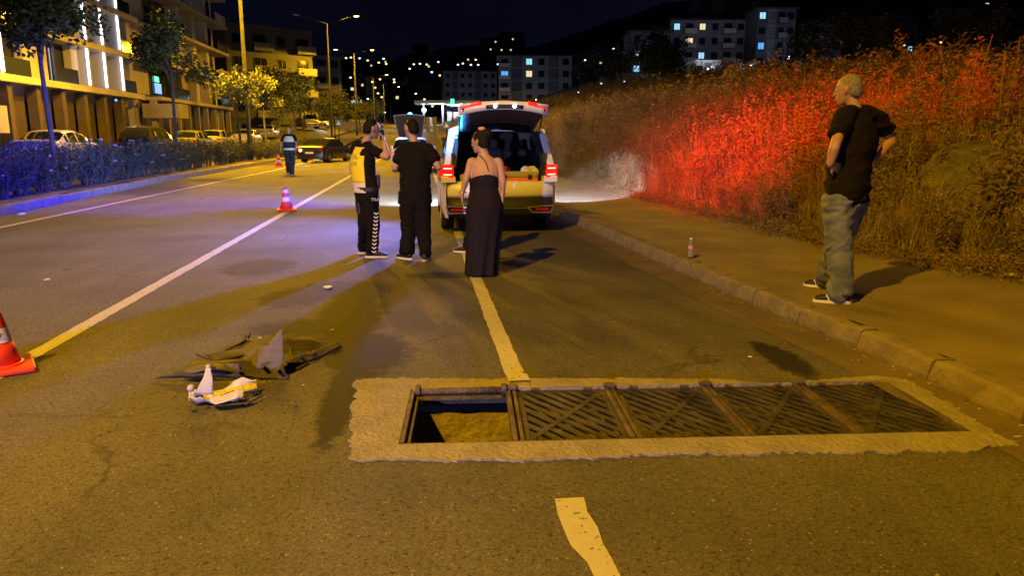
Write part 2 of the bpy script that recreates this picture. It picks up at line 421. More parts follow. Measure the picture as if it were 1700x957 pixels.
# ---------------------------------------------------------------- storm drain
dr = thing('storm_drain', 'long concrete-edged storm drain set across the lane with its first cover missing', 'storm drain', DO, DA)
# collar: ragged ring of patch concrete; outer line follows the photograph's
def ring_pts(poly, step, jit, rr):
    out = []
    for a, b in zip(poly, poly[1:] + poly[:1]):
        a = Vector(a); b = Vector(b); n = max(2, int((b - a).length / step))
        for i in range(n):
            p = a.lerp(b, i / n); nrm = Vector((-(b - a).y, (b - a).x)).normalized()
            out.append(p + nrm * (noise.noise(Vector((p.x * 9, p.y * 9, 2))) * jit + rr.uniform(-jit, jit) * .35))
    return out
rr = random.Random(3)
outer_px = [(580, 764), (592, 632), (800, 630), (1180, 632), (1300, 640), (1450, 624), (1510, 634), (1690, 742), (1600, 752), (1150, 756), (860, 768)]
inv = DR.inverted()
outer = [(inv @ (G(x, y) - DO)).xy for x, y in outer_px]
op = ring_pts([tuple(p) for p in outer], .022, .034, rr)
bm = bmesh.new()
inner = [(0, 0), (DL, 0), (DL, DW), (0, DW)]
nin = []
for a, b in zip(inner, inner[1:] + inner[:1]):
    n = int(math.dist(a, b) / .07)
    for i in range(n): nin.append(Vector(a).lerp(Vector(b), i / n))
ov = [bm.verts.new((p.x, p.y, .009 + rr.uniform(-.003, .003))) for p in op]
ovb = [bm.verts.new((p.x, p.y, -.02)) for p in op]
iv = [bm.verts.new((p.x, p.y, .016)) for p in nin]
ivb = [bm.verts.new((p.x, p.y, -.09)) for p in nin]
for ring, rb, s in ((ov, ovb, 1), (iv, ivb, -1)):
    for i in range(len(ring)):
        j = (i + 1) % len(ring); q = (ring[i], ring[j], rb[j], rb[i])
        bm.faces.new(q if s < 0 else q[::-1])
edges = [bm.edges.get((r[i], r[(i + 1) % len(r)])) for r in (ov, iv) for i in range(len(r))]
bmesh.ops.triangle_fill(bm, edges=edges, use_beauty=True)
bmesh.ops.recalc_face_normals(bm, faces=bm.faces)
me = bpy.data.meshes.new('collar'); bm.to_mesh(me); bm.free(); me.materials.append(M['collar'])
link(bpy.data.objects.new('collar', me), dr)
# pit walls (real depth), floor of mud
def wall_grid(a, b, z0, z1, thick, seed, ragged=0):
    a = Vector(a); b = Vector(b); n = max(4, int((b - a).length / .05)); m = MB(); vs = []; fs = []; nz_ = 8
    nr = Vector(((b - a).y, -(b - a).x)).normalized()
    for j in range(nz_ + 1):
        for i in range(n + 1):
            p = a.lerp(b, i / n); z = z0 + (z1 - z0) * j / nz_
            if j == nz_: z += -abs(noise.noise(Vector((p.x * 14, p.y * 14, seed)))) * ragged
            d = noise.noise(Vector((p.x * 7, p.y * 7 + z * 6, seed))) * .012
            vs.append((p.x + nr.x * d, p.y + nr.y * d, z))
    for j in range(nz_):
        for i in range(n): q = j * (n + 1) + i; fs.append((q, q + 1, q + n + 2, q + n + 1))
    return m.add(vs, fs)
wall_grid((-.03, DW - .015), (DL + .03, DW - .015), -.9, -.115, .1, 1, .03).build('pit_wall', M['wall'], dr, True)
wall_grid((-.03, -.06), (DL + .03, -.06), -.9, -.05, .1, 2).build('pit_wall', M['wall'], dr, True)
wall_grid((.012, -.06), (.012, DW), -.9, -.05, .1, 3).build('pit_wall', M['wall'], dr, True)
wall_grid((DL + .03, -.06), (DL + .03, DW), -.9, -.05, .1, 4).build('pit_wall', M['wall'], dr, True)
fl = grid_mesh('pit_floor', [-.1 + .11 * i for i in range(29)], [-.12 + .12 * i for i in range(9)], lambda x, y: -.82 + .06 * noise.noise(Vector((x * 3, y * 3, 0))), mat('darkened_silt', (.02, .016, .012), .9))  # floor colour darkened to deepen the shade under the grates
link(bpy.data.objects.new('pit_floor', fl), dr)
# steel frame: angle round the opening, cross beams between the cells
US = [0, .60, 1.195, 1.785, 2.365, DL]
for nm, c, d in (('frame_bar', (DL / 2, .012, -.035), (DL, .024, .09)), ('frame_bar', (DL / 2, DW - .012, -.04), (DL, .024, .07)), ('frame_bar', (.013, DW / 2, -.03), (.026, DW - .05, .085)), ('frame_bar', (DL - .013, DW / 2, -.03), (.026, DW - .05, .085))):
    MB().box(c, d).build(nm, M['rust'], dr, bevel=.003)
for u in US[1:-1]:
    MB().box((u - .018, DW / 2, -.024), (.026, DW - .052, .074)).build('cross_beam', M['rust'], dr, bevel=.004)
    MB().box((u + .018, DW / 2, -.030), (.022, DW - .052, .078)).build('cross_beam', M['rust'], dr, bevel=.004)
    MB().box((u, DW - .010, .022), (.075, .045, .03)).build('hinge_lug', M['rust'], dr, bevel=.008)
# hinge rod of the missing cover
MB().tube([(.05, DW - .03, .012), (.56, DW - .035, .012)], .021, 10).build('hinge_rod', M['rust'], dr, True)
MB().box((.30, DW - .055, -.022), (.50, .05, .02)).build('hinge_plate', M['rust'], dr, bevel=.004)
for u in (.045, .555): MB().disc((u, DW - .03, .018), .036, 'x', 12, .03).build('hinge_lug', M['rust'], dr, bevel=.004)
MB().beam((.045, .03, -.02), (.045, DW - .06, -.025), .012, .03).build('frame_bar', M['rust'], dr)

def clip(poly, a, b):      # keep the part of poly on the left of a->b
    out = []
    sd = lambda p: (b[0] - a[0]) * (p[1] - a[1]) - (b[1] - a[1]) * (p[0] - a[0])
    for p, q in zip(poly, poly[1:] + poly[:1]):
        sp, sq = sd(p), sd(q)
        if sp >= 0: out.append(p)
        if (sp > 0) != (sq > 0) and sp != sq:
            t = sp / (sp - sq); out.append((p[0] + (q[0] - p[0]) * t, p[1] + (q[1] - p[1]) * t))
    return out
def prism(poly, z0, z1, jit=0):
    n = len(poly); m = MB()
    return m.add([(x, y, z0) for x, y in poly] + [(x, y, z1 + random.uniform(-jit, jit)) for x, y in poly], [tuple(range(n - 1, -1, -1)), tuple(range(n, 2 * n))] + [(i, (i + 1) % n, n + (i + 1) % n, n + i) for i in range(n)])
labs = ['drain grate right beside the open hole, first of the four in the row', 'second drain grate along from the open hole, packed with pale dust', 'third drain grate along from the open hole', 'last drain grate at the kerb end of the row, farthest from the open hole']
for gi in range(4):
    u0, u1 = US[gi + 1] + .034, US[gi + 2] - .034; w = u1 - u0; v0, v1 = .028, DW - .028; h = v1 - v0
    gr = thing('drain_grate', labs[gi], 'drain grate', D(u0, v0, -.004), DA, 'cast iron grates of the storm drain')
    R = [(0, 0), (w, 0), (w, h), (0, h)]; bw = .028
    inn = [(bw, bw * .8), (w - bw, bw * .8), (w - bw, h - bw * .8), (bw, h - bw * .8)]
    for (c, d) in (((w / 2, bw * .4, -.012), (w, bw * .8, .034)), ((w / 2, h - bw * .4, -.012), (w, bw * .8, .034)), ((bw / 2, h / 2, -.0125), (bw, h - 1.6 * bw, .033)), ((w - bw / 2, h / 2, -.0125), (bw, h - 1.6 * bw, .033))):
        MB().box(c, d).build('frame', M['iron'], gr, bevel=.003)
    dg = Vector((w, h)).normalized(); pn = Vector((-dg.y, dg.x)); cc = Vector((w / 2, h / 2))
    bwid = .019
    def half(poly, off, sgn):
        p = cc + pn * off
        a, b = (p, p + dg) if sgn > 0 else (p + dg, p)
        return clip(poly, tuple(a), tuple(b))
    dpoly = half(half(inn, -bwid, 1), bwid, -1)
    prism(dpoly, -.032, .004).build('diagonal_bar', M['iron'], gr, bevel=.002)
    sd_ = Vector((w, -h)).normalized(); sp = Vector((h, w)).normalized()
    tot = abs(Vector((w, h)).dot(sp)); n = 13
    for side in (1, -1):
        tri = half(inn, bwid * side, side)
        for i in range(n):
            o0 = (i + .04) / n * tot; o1 = (i + .66) / n * tot
            a0 = sp * o0; a1 = sp * o1
            q = clip(tri, tuple(a0), tuple(a0 + sd_)); q = clip(q, tuple(a1 + sd_), tuple(a1)) if q else q
            if not q: q = []
            if len(q) < 3: continue
            ar = abs(sum(q[k][0] * q[(k + 1) % len(q)][1] - q[(k + 1) % len(q)][0] * q[k][1] for k in range(len(q)))) / 2
            if ar < 2e-4: continue
            prism(q, -.004, .002, .0012).build('slat', M['iron'], gr)
    for k in range(2): MB().box((w * (.2 + .6 * k), h - .012, .012), (.05, .03, .018)).build('hinge_lug', M['iron'], gr, bevel=.005)
# ================================================================ street lamps
M['pole'] = mat('galvanised_steel', (.055, .055, .05), .95, 0, spec=.05, nscale=4, namt=.25)
M['lampbody'] = mat('lamp_housing', (.25, .25, .24), .5, .3)
M['lit'] = mat('sodium_glass_lit', (1, .6, .2), .4, emit=(1, .55, .12), estr=28)
M['unlit'] = mat('lamp_glass', (.4, .4, .38), .2)
def street_lamp(loc, h, label, lit=(True,), arms=((1, 2.6, .6),), power=P_POLE, target=None, group='twin-armed street lamps in the median', rz=0, aim=None, thick=.13):
    t = thing('street_lamp', label, 'street lamp', loc, rz, group)
    MB().tube([(0, 0, 0), (0, 0, .9), (0, 0, .95), (0, 0, h)], [thick * 1.15, thick * 1.15, thick, thick * .55], 12).build('pole', M['pole'], t, True)
    MB().box((0, 0, .02), (.45, .45, .06)).build('base_plate', M['pole'], t, bevel=.01)
    MB().box((thick * .98, 0, 1.2), (.03, .12, .35)).build('access_door', M['pole'], t)
    for (s, L, up), on in zip(arms, lit):
        MB().tube([(0, 0, h - .05), (s * L * .5, 0, h - .05 + up * .5), (s * L, 0, h - .05 + up)], .045, 8).build('arm', M['pole'], t, True)
        q = Vector((s * (L + .3), 0, h + up)); m = MB(); rings = []
        for k in range(6):
            a = -.35 + .7 * k / 5; w = (.05, .12, .155, .16, .13, .05)[k]; hh = (.04, .08, .1, .09, .07, .03)[k]
            rings.append([q + Vector((s * a, w * math.cos(2 * PI * j / 10), hh * max(-.35, math.sin(2 * PI * j / 10)) + .1 * abs(a) * 0)) for j in range(10)])
        hd = m.loft(rings).build('lamp_head', M['lampbody'], t, True)
        MB().ball(q + Vector((s * .02, 0, -.05)), 1, 10, 6, (.24, .12, .07)).build('lamp_glass', M['lit'] if on else M['unlit'], hd, True)
        if on and power: lamp('lamp_light', 'SPOT', q + Vector((0, 0, -.16)), power, SODIUM, t, .18, (132 if h == 12.3 else 168) if power > 20000 and h < 12.4 else 178, .8 if h == 12.3 else .5 if power > 20000 and h < 12.4 else .12, target=q + Vector((.3 * s, 0, -5)) if aim is None else Vector(aim))
    return t
street_lamp((-9.3, -3, .15), 12.3, 'tall steel street lamp behind the viewer lighting the foreground amber', power=P_NEAR, arms=((1, 2.3, .5),), group=None, aim=(13.5, 8, 0))
street_lamp((-9.6, 45, .15), 12.6, 'tall steel lamp column rising out of the hedge, its top above the picture', power=P_POLE * 2.3, aim=(2.4, -3, 0), lit=(True, True), arms=((1, 2.6, .6), (-1, 2.6, .6)), group=None)
street_lamp((-8.9, 80, tz(-8.9, 80)), 12.2, 'twin-armed street lamp with only its right lamp lit, tallest against the sky', lit=(True, False), arms=((1, 2.6, .75), (-1, 2.6, .75)), group=None, power=P_POLE)
farl = [(-8.9, 112, 11.5, 'fourth lamp column along the median, behind the yellow-lit tree'), (-8.3, 145, 9.5, 'slim lamp column farther down the median past the twin lamp'),
        (-8.2, 185, 9.5, 'small distant lamp column with orange lamp near the bend'), (-8.2, 225, 9.5, 'tiny farthest lamp column at the end of the median')]
for i, (x, y, h, lb) in enumerate(farl):
    street_lamp((x, y, tz(x, y)), h, lb, lit=(True, i % 2 == 0), arms=((1, 2.2, .5), (-1, 2.2, .5)), power=P_POLE * .8 if i < 3 else 0, group='lamp columns down the far road')

# ================================================================ buildings
M['cream'] = mat('cream_render', (.56, .50, .38), .85, nscale=.7, namt=.25, bump=.15, bscale=8)
M['stone'] = mat('beige_cladding', (.42, .36, .26), .8, nscale=.5, namt=.25)
M['grey'] = mat('grey_render', (.24, .24, .24), .9, nscale=.4, namt=.3)
M['dgrey'] = mat('dark_grey_render', (.11, .11, .12), .9, nscale=.4, namt=.3)
M['roof'] = mat('roof_tiles', (.07, .045, .04), .9, nscale=3, namt=.4)
M['glass'] = mat('dark_window_glass', (.012, .014, .018), .08, spec=.6)
M['frame'] = mat('window_frame', (.32, .31, .3), .5)
M['dframe'] = mat('dark_window_frame', (.03, .03, .03), .5)
M['shutter'] = mat('brown_shutter', (.10, .075, .05), .6, .2, nscale=2, namt=.3)
M['led'] = mat('led_strip', (1, 1, 1), .5, emit=(.85, .84, 1.0), estr=5.5)
M['winlit_warm'] = mat('lit_window_warm', (.8, .7, .4), .5, emit=(1, .82, .42), estr=.9)
M['winlit_cold'] = mat('lit_window_cold', (.5, .8, 1), .5, emit=(.35, .75, 1.0), estr=1.0)
M['winlit_blue'] = mat('lit_window_blue', (.2, .5, 1), .5, emit=(.10, .42, 1.0), estr=1.0)
M['rail'] = mat('balcony_rail_glass', (.03, .04, .045), .1, spec=.6)
_wm = {}
def window(parent, x, z, w, h, y=0, glass='glass', frame='dframe', split=1, rail=False, pane=True):
    # a window in the local -y face: frame with real depth, recessed pane
    k = (round(w, 2), round(h, 2), frame, split)
    if k not in _wm:
        m = MB(); t = .07
        for c, d in (((0, 0, h / 2 - t / 2), (w, .12, t)), ((0, 0, -h / 2 + t / 2), (w, .12, t)), ((-w / 2 + t / 2, 0, 0), (t, .11, h - 2 * t)), ((w / 2 - t / 2, 0, 0), (t, .11, h - 2 * t))): m.box(c, d)
        for s in range(1, split): m.box((-w / 2 + w * s / split, 0, 0), (t * .8, .1, h - 2 * t))
        _wm[k] = (m.mesh('window', M[frame]), MB().box((0, .02, 0), (w - .13, .03, h - .13)).mesh('pane', None))
    o = inst('window', _wm[k][0], parent, (x, y, z))
    if pane:
        g_ = glass
        kk = (k, g_)
        if kk not in _wm:
            me = _wm[k][1].copy(); me.materials.append(M[g_]); _wm[kk] = me
        inst('pane', _wm[kk], o)
    return o
def block(parent, name, m, c, d, bevel=0): return MB().box(c, d).build(name, M[m], parent, bevel=bevel)
def hip(parent, x0, x1, y0, y1, z, h, over=.5):
    x0 -= over; x1 += over; y0 -= over; y1 += over; r = min(x1 - x0, y1 - y0) / 2
    if x1 - x0 > y1 - y0: a, b = (x0 + r, (y0 + y1) / 2, z + h), (x1 - r, (y0 + y1) / 2, z + h)
    else: a, b = ((x0 + x1) / 2, y0 + r, z + h), ((x0 + x1) / 2, y1 - r, z + h)
    vs = [(x0, y0, z), (x1, y0, z), (x1, y1, z), (x0, y1, z), (x0, y0, z - .25), (x1, y0, z - .25), (x1, y1, z - .25), (x0, y1, z - .25), a, b]
    if x1 - x0 > y1 - y0: fs = [(0, 1, 9, 8), (1, 2, 9), (2, 3, 8, 9), (3, 0, 8)]
    else: fs = [(0, 1, 8), (1, 2, 9, 8), (2, 3, 9), (3, 0, 8, 9)]
    fs += [(0, 4, 5, 1), (1, 5, 6, 2), (2, 6, 7, 3), (3, 7, 4, 0), (7, 6, 5, 4)]
    return MB().add(vs, fs).build('roof', M['roof'], parent)

# --- apartment block with LED strips. local x runs along the street (+Y world), local -y faces the road (+X world)
A0 = 37.0
ba = thing('apartment_building', 'cream apartment block with vertical white light strips, leftmost beside the road', 'building', (-23.6, A0, tz(-23.6, 50) - .2), PI / 2)
LA = 31.0; base = tz(-23.6, 50) - .2
zs = [4.75 - base + 3.05 * i for i in range(7)]
block(ba, 'wall', 'stone', (LA / 2, 6.5, 10.5), (LA, 11.9, 21))
for z in zs: block(ba, 'floor_slab', 'cream', (LA / 2, -.1, z), (LA + .2, 1.5, .42), .02)
piers = [(0, 1.4), (13.0, 16.0), (19.5, 20.5), (30.2, 31.0)]   # local x ranges of solid cream piers
for z0, z1 in zip(zs, zs[1:]):
    for a, b in piers: block(ba, 'pier', 'cream', ((a + b) / 2, .2, (z0 + z1) / 2), (b - a, .7, z1 - z0 - .43))
for a in (1.45, 7.3):
    for z0, z1 in zip(zs, zs[1:]):
        window(ba, a + 2.85, (z0 + z1) / 2, 5.6, z1 - z0 - .44, .35, split=3)
        block(ba, 'balcony_rail', 'rail', (a + 2.85, -.55, z0 + .21 + .5), (5.5, .05, 1.0))
for z0, z1 in zip(zs, zs[1:]):
    zc = (z0 + z1) / 2; hh = z1 - z0 - .44
    window(ba, 17.8, zc, 3.3, hh, .35, split=2); window(ba, 22.05, zc, 2.2, hh, .35, split=1)
    window(ba, 25.3, zc, 2.2, hh, .35, split=1); window(ba, 28.6, zc, 3.1, hh, .35, split=2)
    for xx in (17.8, 28.6): block(ba, 'balcony_rail', 'rail', (xx, -.55, z0 + .7), (3.2, .05, .98))
# white fins with light strips
ledn = 0
for k, xx in enumerate((9.2, 20.75, 23.65, 26.9)):
    for i, (z0, z1) in enumerate(zip(zs, zs[1:])):
        if k == 0 and i != 0: continue
        fin = block(ba, 'fin', 'frame', (xx, -.25, (z0 + z1) / 2), (.5, 1.1, z1 - z0 - .43))
        MB().box((xx - .30 * (1 if k else 0) , -.84, (z0 + z1) / 2), (.24, .06, z1 - z0 - .6)).build('light_strip', M['led'], fin)
        if k in (1, 2): MB().box((xx + .32, -.70, (z0 + z1) / 2), (.05, .06, z1 - z0 - .6)).build('light_strip', M['led'], fin)
# ground floor shops
for i in range(9):
    xx = 1.9 + i * 3.35
    block(ba, 'column', 'shutter', (xx - 1.65, -.2, (zs[0] - .2) / 2), (.5, .6, zs[0] - .22))
    if i in (1, 2): window(ba, xx, 1.75, 2.7, 3.3, .15, split=2)
    else:
        s = block(ba, 'shutter', 'shutter', (xx, .3, 1.9), (2.8, .08, 3.7))
        m = MB(); [m.box((xx, .25, .15 + .22 * q), (2.76, .03, .05)) for q in range(16)]; m.build('shutter_ribs', M['shutter'], s)
block(ba, 'notice_board', 'frame', (9.1, -.55, 2.3), (1.0, .05, 1.5))
# cyan sign reflection in the left balcony glass, built as glowing strips
for q in range(4): MB().box((7.0 + .65 * q, -.59, zs[0] + .62 + .03 * (q % 2)), (.5, .02, .08)).build('reflection_light' if False else 'window_glow', M['winlit_cold'], ba)
MB().box((8.3, -.59, zs[0] + 1.08), (.6, .02, .06)).build('window_glow', M['winlit_cold'], ba)
MB().ball((24.5, -.95, zs[0] - .55), .11, 8, 5).build('canopy_lamp', M['winlit_blue'], ba)

# --- second apartment block, set back a little
bb = thing('apartment_building', 'cream apartment block with dark narrow windows and curved corner balconies, second along the left side', 'building', (-23.4, 68.6, tz(-23.4, 80) - .2), PI / 2)
base = tz(-23.4, 80) - .2; LB = 27.5; zs = [4.75 - base + 3.05 * i for i in range(7)]
block(bb, 'wall', 'cream', (LB / 2, 6.6, 10.6), (LB, 12.2, 21.2))
for z in zs: block(bb, 'floor_slab', 'cream', (LB / 2 + .5, -.45, z), (LB - 2.0, 1.8, .3), .02)
for i, (z0, z1) in enumerate(zip(zs, zs[1:])):
    zc = (z0 + z1) / 2; h = z1 - z0 - .32
    window(bb, 7.2, zc, 5.8, h, .44, split=3, glass='winlit_blue' if i == 3 else 'glass')
    block(bb, 'balcony_rail', 'rail', (7.2, -1.28, z0 + .68), (5.8, .05, 1.0))
    window(bb, 13.8, zc - .05, 1.1, 2.3, .44); window(bb, 18.4, zc - .05, 1.3, 2.3, .44)
    window(bb, 24.0, zc, 4.6, h, .44, split=2)
    for xx in (11.2, 16.1, 20.9): block(bb, 'pier', 'cream', (xx, .0, zc), (1.0, .95, h))
    block(bb, 'balcony_rail', 'cream' if i % 2 else 'rail', (24.2, -1.28, z0 + .65), (4.4, .06, .98))
MB().box((6.0, .36, zs[0] + 1.9), (1.2, .02, .5)).build('window_glow', mat('green_sign', (.1, 1, .5), .5, emit=(.1, 1, .55), estr=1.4), bb)
MB().box((6.2, .36, zs[0] + 1.1), (1.8, .02, .9)).build('window_glow', M['winlit_blue'], bb)
for q in range(9):
    block(bb, 'column', 'stone', (1 + q * 3.2, -.8, (zs[0] - .16) / 2), (.4, .5, zs[0] - .17))
    if q < 8: block(bb, 'shop_front', 'shutter', (2.6 + q * 3.2, .42, 2.1), (2.6, .1, 4.0))
block(bb, 'wall', 'stone', (1.5, -1.6, 2.6), (2.6, 3.0, 1.2))

# --- generic block of flats with the detailed face towards local -y
def flats(label, loc, rz, w, d, floors, fh=3.0, ground=.5, wall='grey', cols=None, lit={}, hipped=True, balc=(), side=True, name='apartment_building', roofh=1.6, ww=1.3, wh=1.35, detail=True, group=None):
    t = thing(name, label, 'building', loc, rz, group)
    h = ground + floors * fh
    block(t, 'wall', wall, (w / 2, d / 2, h / 2 - 2), (w, d, h + 4))
    if hipped: hip(t, 0, w, 0, d, h + .26, roofh)
    else:
        block(t, 'parapet', wall, (w / 2, d / 2, h + .3), (w + .3, d + .3, .5))
    cols = cols or max(2, int(w / 3.2))
    for i in range(floors):
        z = ground + i * fh
        if detail: block(t, 'floor_band', wall, (w / 2, -.04, z + .04), (w + .1, .1, .16))
        for c in range(cols):
            x = w * (c + .5) / cols
            if detail and c % 3 == 1 and c not in balc: block(t, 'facade_panel', 'dgrey' if wall != 'dgrey' else 'grey', (x, -.02, z + fh / 2 + .1), (w / cols * .86, .08, fh - .25))
            if c in balc:
                b = block(t, 'balcony', wall, (x, -.7, z + .12), (w / cols * .92, 1.4, .16))
                MB().box((x, -1.36, z + .66), (w / cols * .92, .08, .92)).build('rail', M['cream' if wall != 'dgrey' else 'grey'], b)
                window(t, x, z + 1.25, w / cols * .6, 2.1, -.03, glass=lit.get((i, c), 'glass'), split=2)
            else: window(t, x, z + 1.6, ww, wh, -.03, glass=lit.get((i, c), 'glass'), frame='dframe' if wall != 'dgrey' else 'dframe', split=2)
        if side:
            for c in range(max(1, int(d / 4))):
                y = d * (c + .5) / max(1, int(d / 4)); o = window(t, -.03 if side == 'l' else w + .03, z + 1.6, 1.2, 1.3, y, glass=lit.get((i, 's%d' % c), 'glass'), split=2)
                o.rotation_euler = (0, 0, PI / 2)
    return t
def at_px(x, D):     # ground point seen in column x at distance D
    d = ray(x, 227); s = D / math.hypot(d.x, d.y); return Vector((d.x * s, d.y * s, 0))
def flats_px(label, x0, x1, D, floors, ztop, rz=0, **k):
    a = at_px(x0, D); w = k.pop('w', None) or (at_px(x1, D) - a).length
    h = k.get('ground', .5) + floors * k.get('fh', 3.0)
    return flats(label, (a.x, a.y, ztop - h), rz + math.radians(k.pop('turn', 0)), w, k.pop('d', 11), floors, **k)
def ztop(y, D): return H + (227 - y) / 1275 * D
flats_px('dark block of flats with pale balconies behind the tall lamp column', 385, 482, 112, 5, ztop(62, 112), wall='dgrey', balc=(1, 3), cols=4, turn=38, w=13, hipped=False, lit={(2, 0): 'winlit_blue'})
flats_px('unlit low block of flats behind the median trees, one cyan window', 486, 572, 150, 4, ztop(102, 150), wall='dgrey', cols=4, turn=14, balc=(2,), lit={(2, 0): 'winlit_cold'}, hipped=True, roofh=1)
flats_px('grey five-storey block of flats with one bright yellow window', 828, 948, 200, 5, ztop(98, 200), wall='grey', cols=6, turn=-6, d=13, lit={(3, 2): 'winlit_warm', (4, 2): 'winlit_cold', (3, 0): 'winlit_blue'}, balc=(0,), side='l', roofh=.9, ww=1.6, wh=1.6)
flats_px('low grey block of flats between the fuel station and the five-storey block', 738, 826, 255, 4, ztop(122, 255), wall='grey', cols=7, turn=3, lit={(1, 1): 'winlit_cold', (0, 3): 'winlit_warm'}, roofh=1.2)
flats_px('dark building with two blue-white windows, left end of the hilltop row', 1042, 1108, 165, 5, ztop(62, 165), wall='dgrey', cols=3, lit={(3, 0): 'winlit_cold', (2, 0): 'winlit_cold', (0, 0): 'winlit_blue'}, balc=(1,), roofh=1.2, side=False, turn=-8)
flats_px('wide hilltop block of flats with pale balconies and a few lit windows', 1106, 1236, 168, 6, ztop(46, 168), wall='grey', cols=6, lit={(5, 0): 'winlit_cold', (5, 2): 'winlit_warm', (4, 1): 'winlit_warm', (3, 2): 'winlit_cold', (1, 3): 'winlit_cold'}, balc=(1, 4), roofh=2.2, turn=-6, fh=2.9)
flats_px('tall hilltop block of flats with two bright windows stacked on its left edge', 1246, 1312, 165, 7, ztop(34, 165), wall='dgrey', cols=4, lit={(6, 0): 'winlit_cold', (4, 0): 'winlit_blue', (1, 0): 'winlit_cold', (1, 2): 'winlit_warm'}, balc=(2,), roofh=2.2, turn=-5, fh=2.9)
flats_px('unlit hilltop block of flats with a lamp at its foot, right of the tall one', 1318, 1392, 172, 5, ztop(60, 172), wall='dgrey', cols=4, balc=(1,), roofh=2, turn=-4)
flats_px('unlit dark building rising behind the grey-haired man', 1420, 1520, 200, 5, ztop(52, 200), wall='dgrey', cols=4, roofh=2.4, turn=-4, lit={(2, 3): 'winlit_cold'})
flats_px('dark building on the hill at the far right with one pale curtain window', 1545, 1680, 215, 5, ztop(48, 215), wall='dgrey', cols=5, roofh=2.4, turn=2, lit={(0, 0): 'winlit_warm'})
flats_px('long dark block behind the hilltop row, seen between two roofs', 1150, 1290, 230, 9, ztop(16, 230), wall='dgrey', cols=6, roofh=2, d=8)
# white ground floor of the hilltop block, catching a lamp; built as a separate pale volume
flats_px('white ground floor of the hilltop block, built as a separate volume', 1150, 1192, 150, 2, ztop(112, 150), wall='cream', cols=3, side=False, hipped=False, fh=2.8)

# --- hillside houses with lights
rr = random.Random(11)
hm_ = []
for k in range(4):
    w, d, h = rr.uniform(9, 15), rr.uniform(8, 12), rr.choice((6, 9, 12))
    root = thing('hillside_house', 'x', 'house', (0, 0, -50), 0, 'small houses across the far hillside')
    block(root, 'wall', 'dgrey' if k % 2 else 'grey', (0, 0, h / 2 - 3), (w, d, h + 6)); hip(root, -w / 2, w / 2, -d / 2, d / 2, h + .26, 2)
    for c in range(3):
        for fl_ in range(int(h / 3)):
            g_ = rr.choice(('glass',) * 20 + ('winlit_warm', 'winlit_cold'))
            window(root, w * (c - 1) * .3, 1.6 + 3 * fl_, 1.5, 1.4, -d / 2 - .05, glass=g_, split=1)
    hm_.append(root)
def pxof(p):
    p = Vector(p) - Vector((0, 0, H)); f = p.dot(ray(850, 478.5))
    right = Vector((math.cos(YAW), -math.sin(YAW), 0)); up = right.cross(ray(850, 478.5).normalized())
    return 850 + F * p.dot(right) / f, 478.5 - F * p.dot(up) / f
sides = {}
n = 0
for i in range(62):
    if i < 44: px = rr.uniform(570, 860); D_ = rr.uniform(320, 780)
    else: px = rr.uniform(960, 1690); D_ = rr.uniform(300, 560)
    q = at_px(px, D_); z = tz(q.x, q.y); src = hm_[i % 4]
    lb = 'small house far up the dark hillside %s' % rr.choice(('above the street lamps', 'left of the blocks of flats', 'near the ridge')) if i < 44 else 'small house on the dark right-hand hill above the weeds'
    if i < 4: src.location = (q.x, q.y, z); src.rotation_euler = (0, 0, rr.uniform(-.5, .3)); src['label'] = lb; continue
    copy_tree(src, (q.x, q.y, z), rr.uniform(-.5, .3), lb)
# --- far street lights of the hillside: slender masts with glowing heads
M['glow'] = [mat('far_lamp_orange', (1, .6, .2), .5, emit=(1, .62, .22), estr=4), mat('far_lamp_white', (1, 1, 1), .5, emit=(.75, .88, 1), estr=3), mat('far_lamp_cyan', (.3, .7, 1), .5, emit=(.25, .65, 1), estr=7)]
fl_px = [(588, 103, 0), (602, 104, 1), (580, 104, 0), (615, 107, 0), (633, 110, 0), (645, 112, 0), (641, 104, 2), (690, 112, 0), (700, 111, 1), (711, 112, 0), (730, 108, 1), (762, 112, 1), (770, 110, 1), (783, 112, 1), (791, 104, 0), (795, 112, 1), (827, 111, 1),
         (683, 119, 1), (719, 124, 2), (732, 129, 0), (718, 132, 0), (586, 134, 1), (634, 136, 0), (657, 136, 0), (684, 140, 0), (626, 149, 0), (630, 158, 0), (636, 164, 0), (613, 167, 1), (692, 158, 1), (706, 167, 1), (732, 170, 0), (719, 178, 0), (640, 188, 1),
         (969, 105, 1), (1015, 88, 1), (996, 142, 1), (1034, 139, 1), (946, 170, 1), (959, 156, 1), (957, 172, 1), (976, 171, 1), (999, 154, 1), (1015, 171, 1), (1092, 136, 1), (1062, 169, 0), (1318, 128, 0), (1340, 130, 1), (1355, 127, 0),
         (1487, 97, 1), (1484, 137, 1), (1512, 134, 1), (1566, 126, 1), (1599, 129, 0), (1455, 140, 0), (1545, 95, 0), (1300, 109, 1)]
ml = {}
for (x, y, c) in fl_px:
    D_ = 420 if (y < 150 and x < 900) else (260 if x < 900 else 150)
    q = at_px(x, D_); z = H + (227 - y) / 1275 * D_ ; zg = min(tz(q.x, q.y), z - 4)
    t = thing('far_street_light', 'tiny %s light on a mast, %s' % (('orange', 'white', 'cyan')[c], 'far hillside' if x < 900 else 'above the weeds'), 'street light', (q.x, q.y, zg), 0, 'tiny lights of the far hillside')
    hgt = z - zg; r_ = D_ * .0011
    MB().tube([(0, 0, 0), (0, 0, hgt)], .05, 5).build('mast', M['pole'], t)
    if (c, D_) not in ml: ml[(c, D_)] = MB().ball((0, 0, 0), r_, 8, 5, (1.25, 1, .8)).mesh('lamp_glass', M['glow'][c], True)
    inst('lamp_glass', ml[(c, D_)], t, (0, 0, hgt))

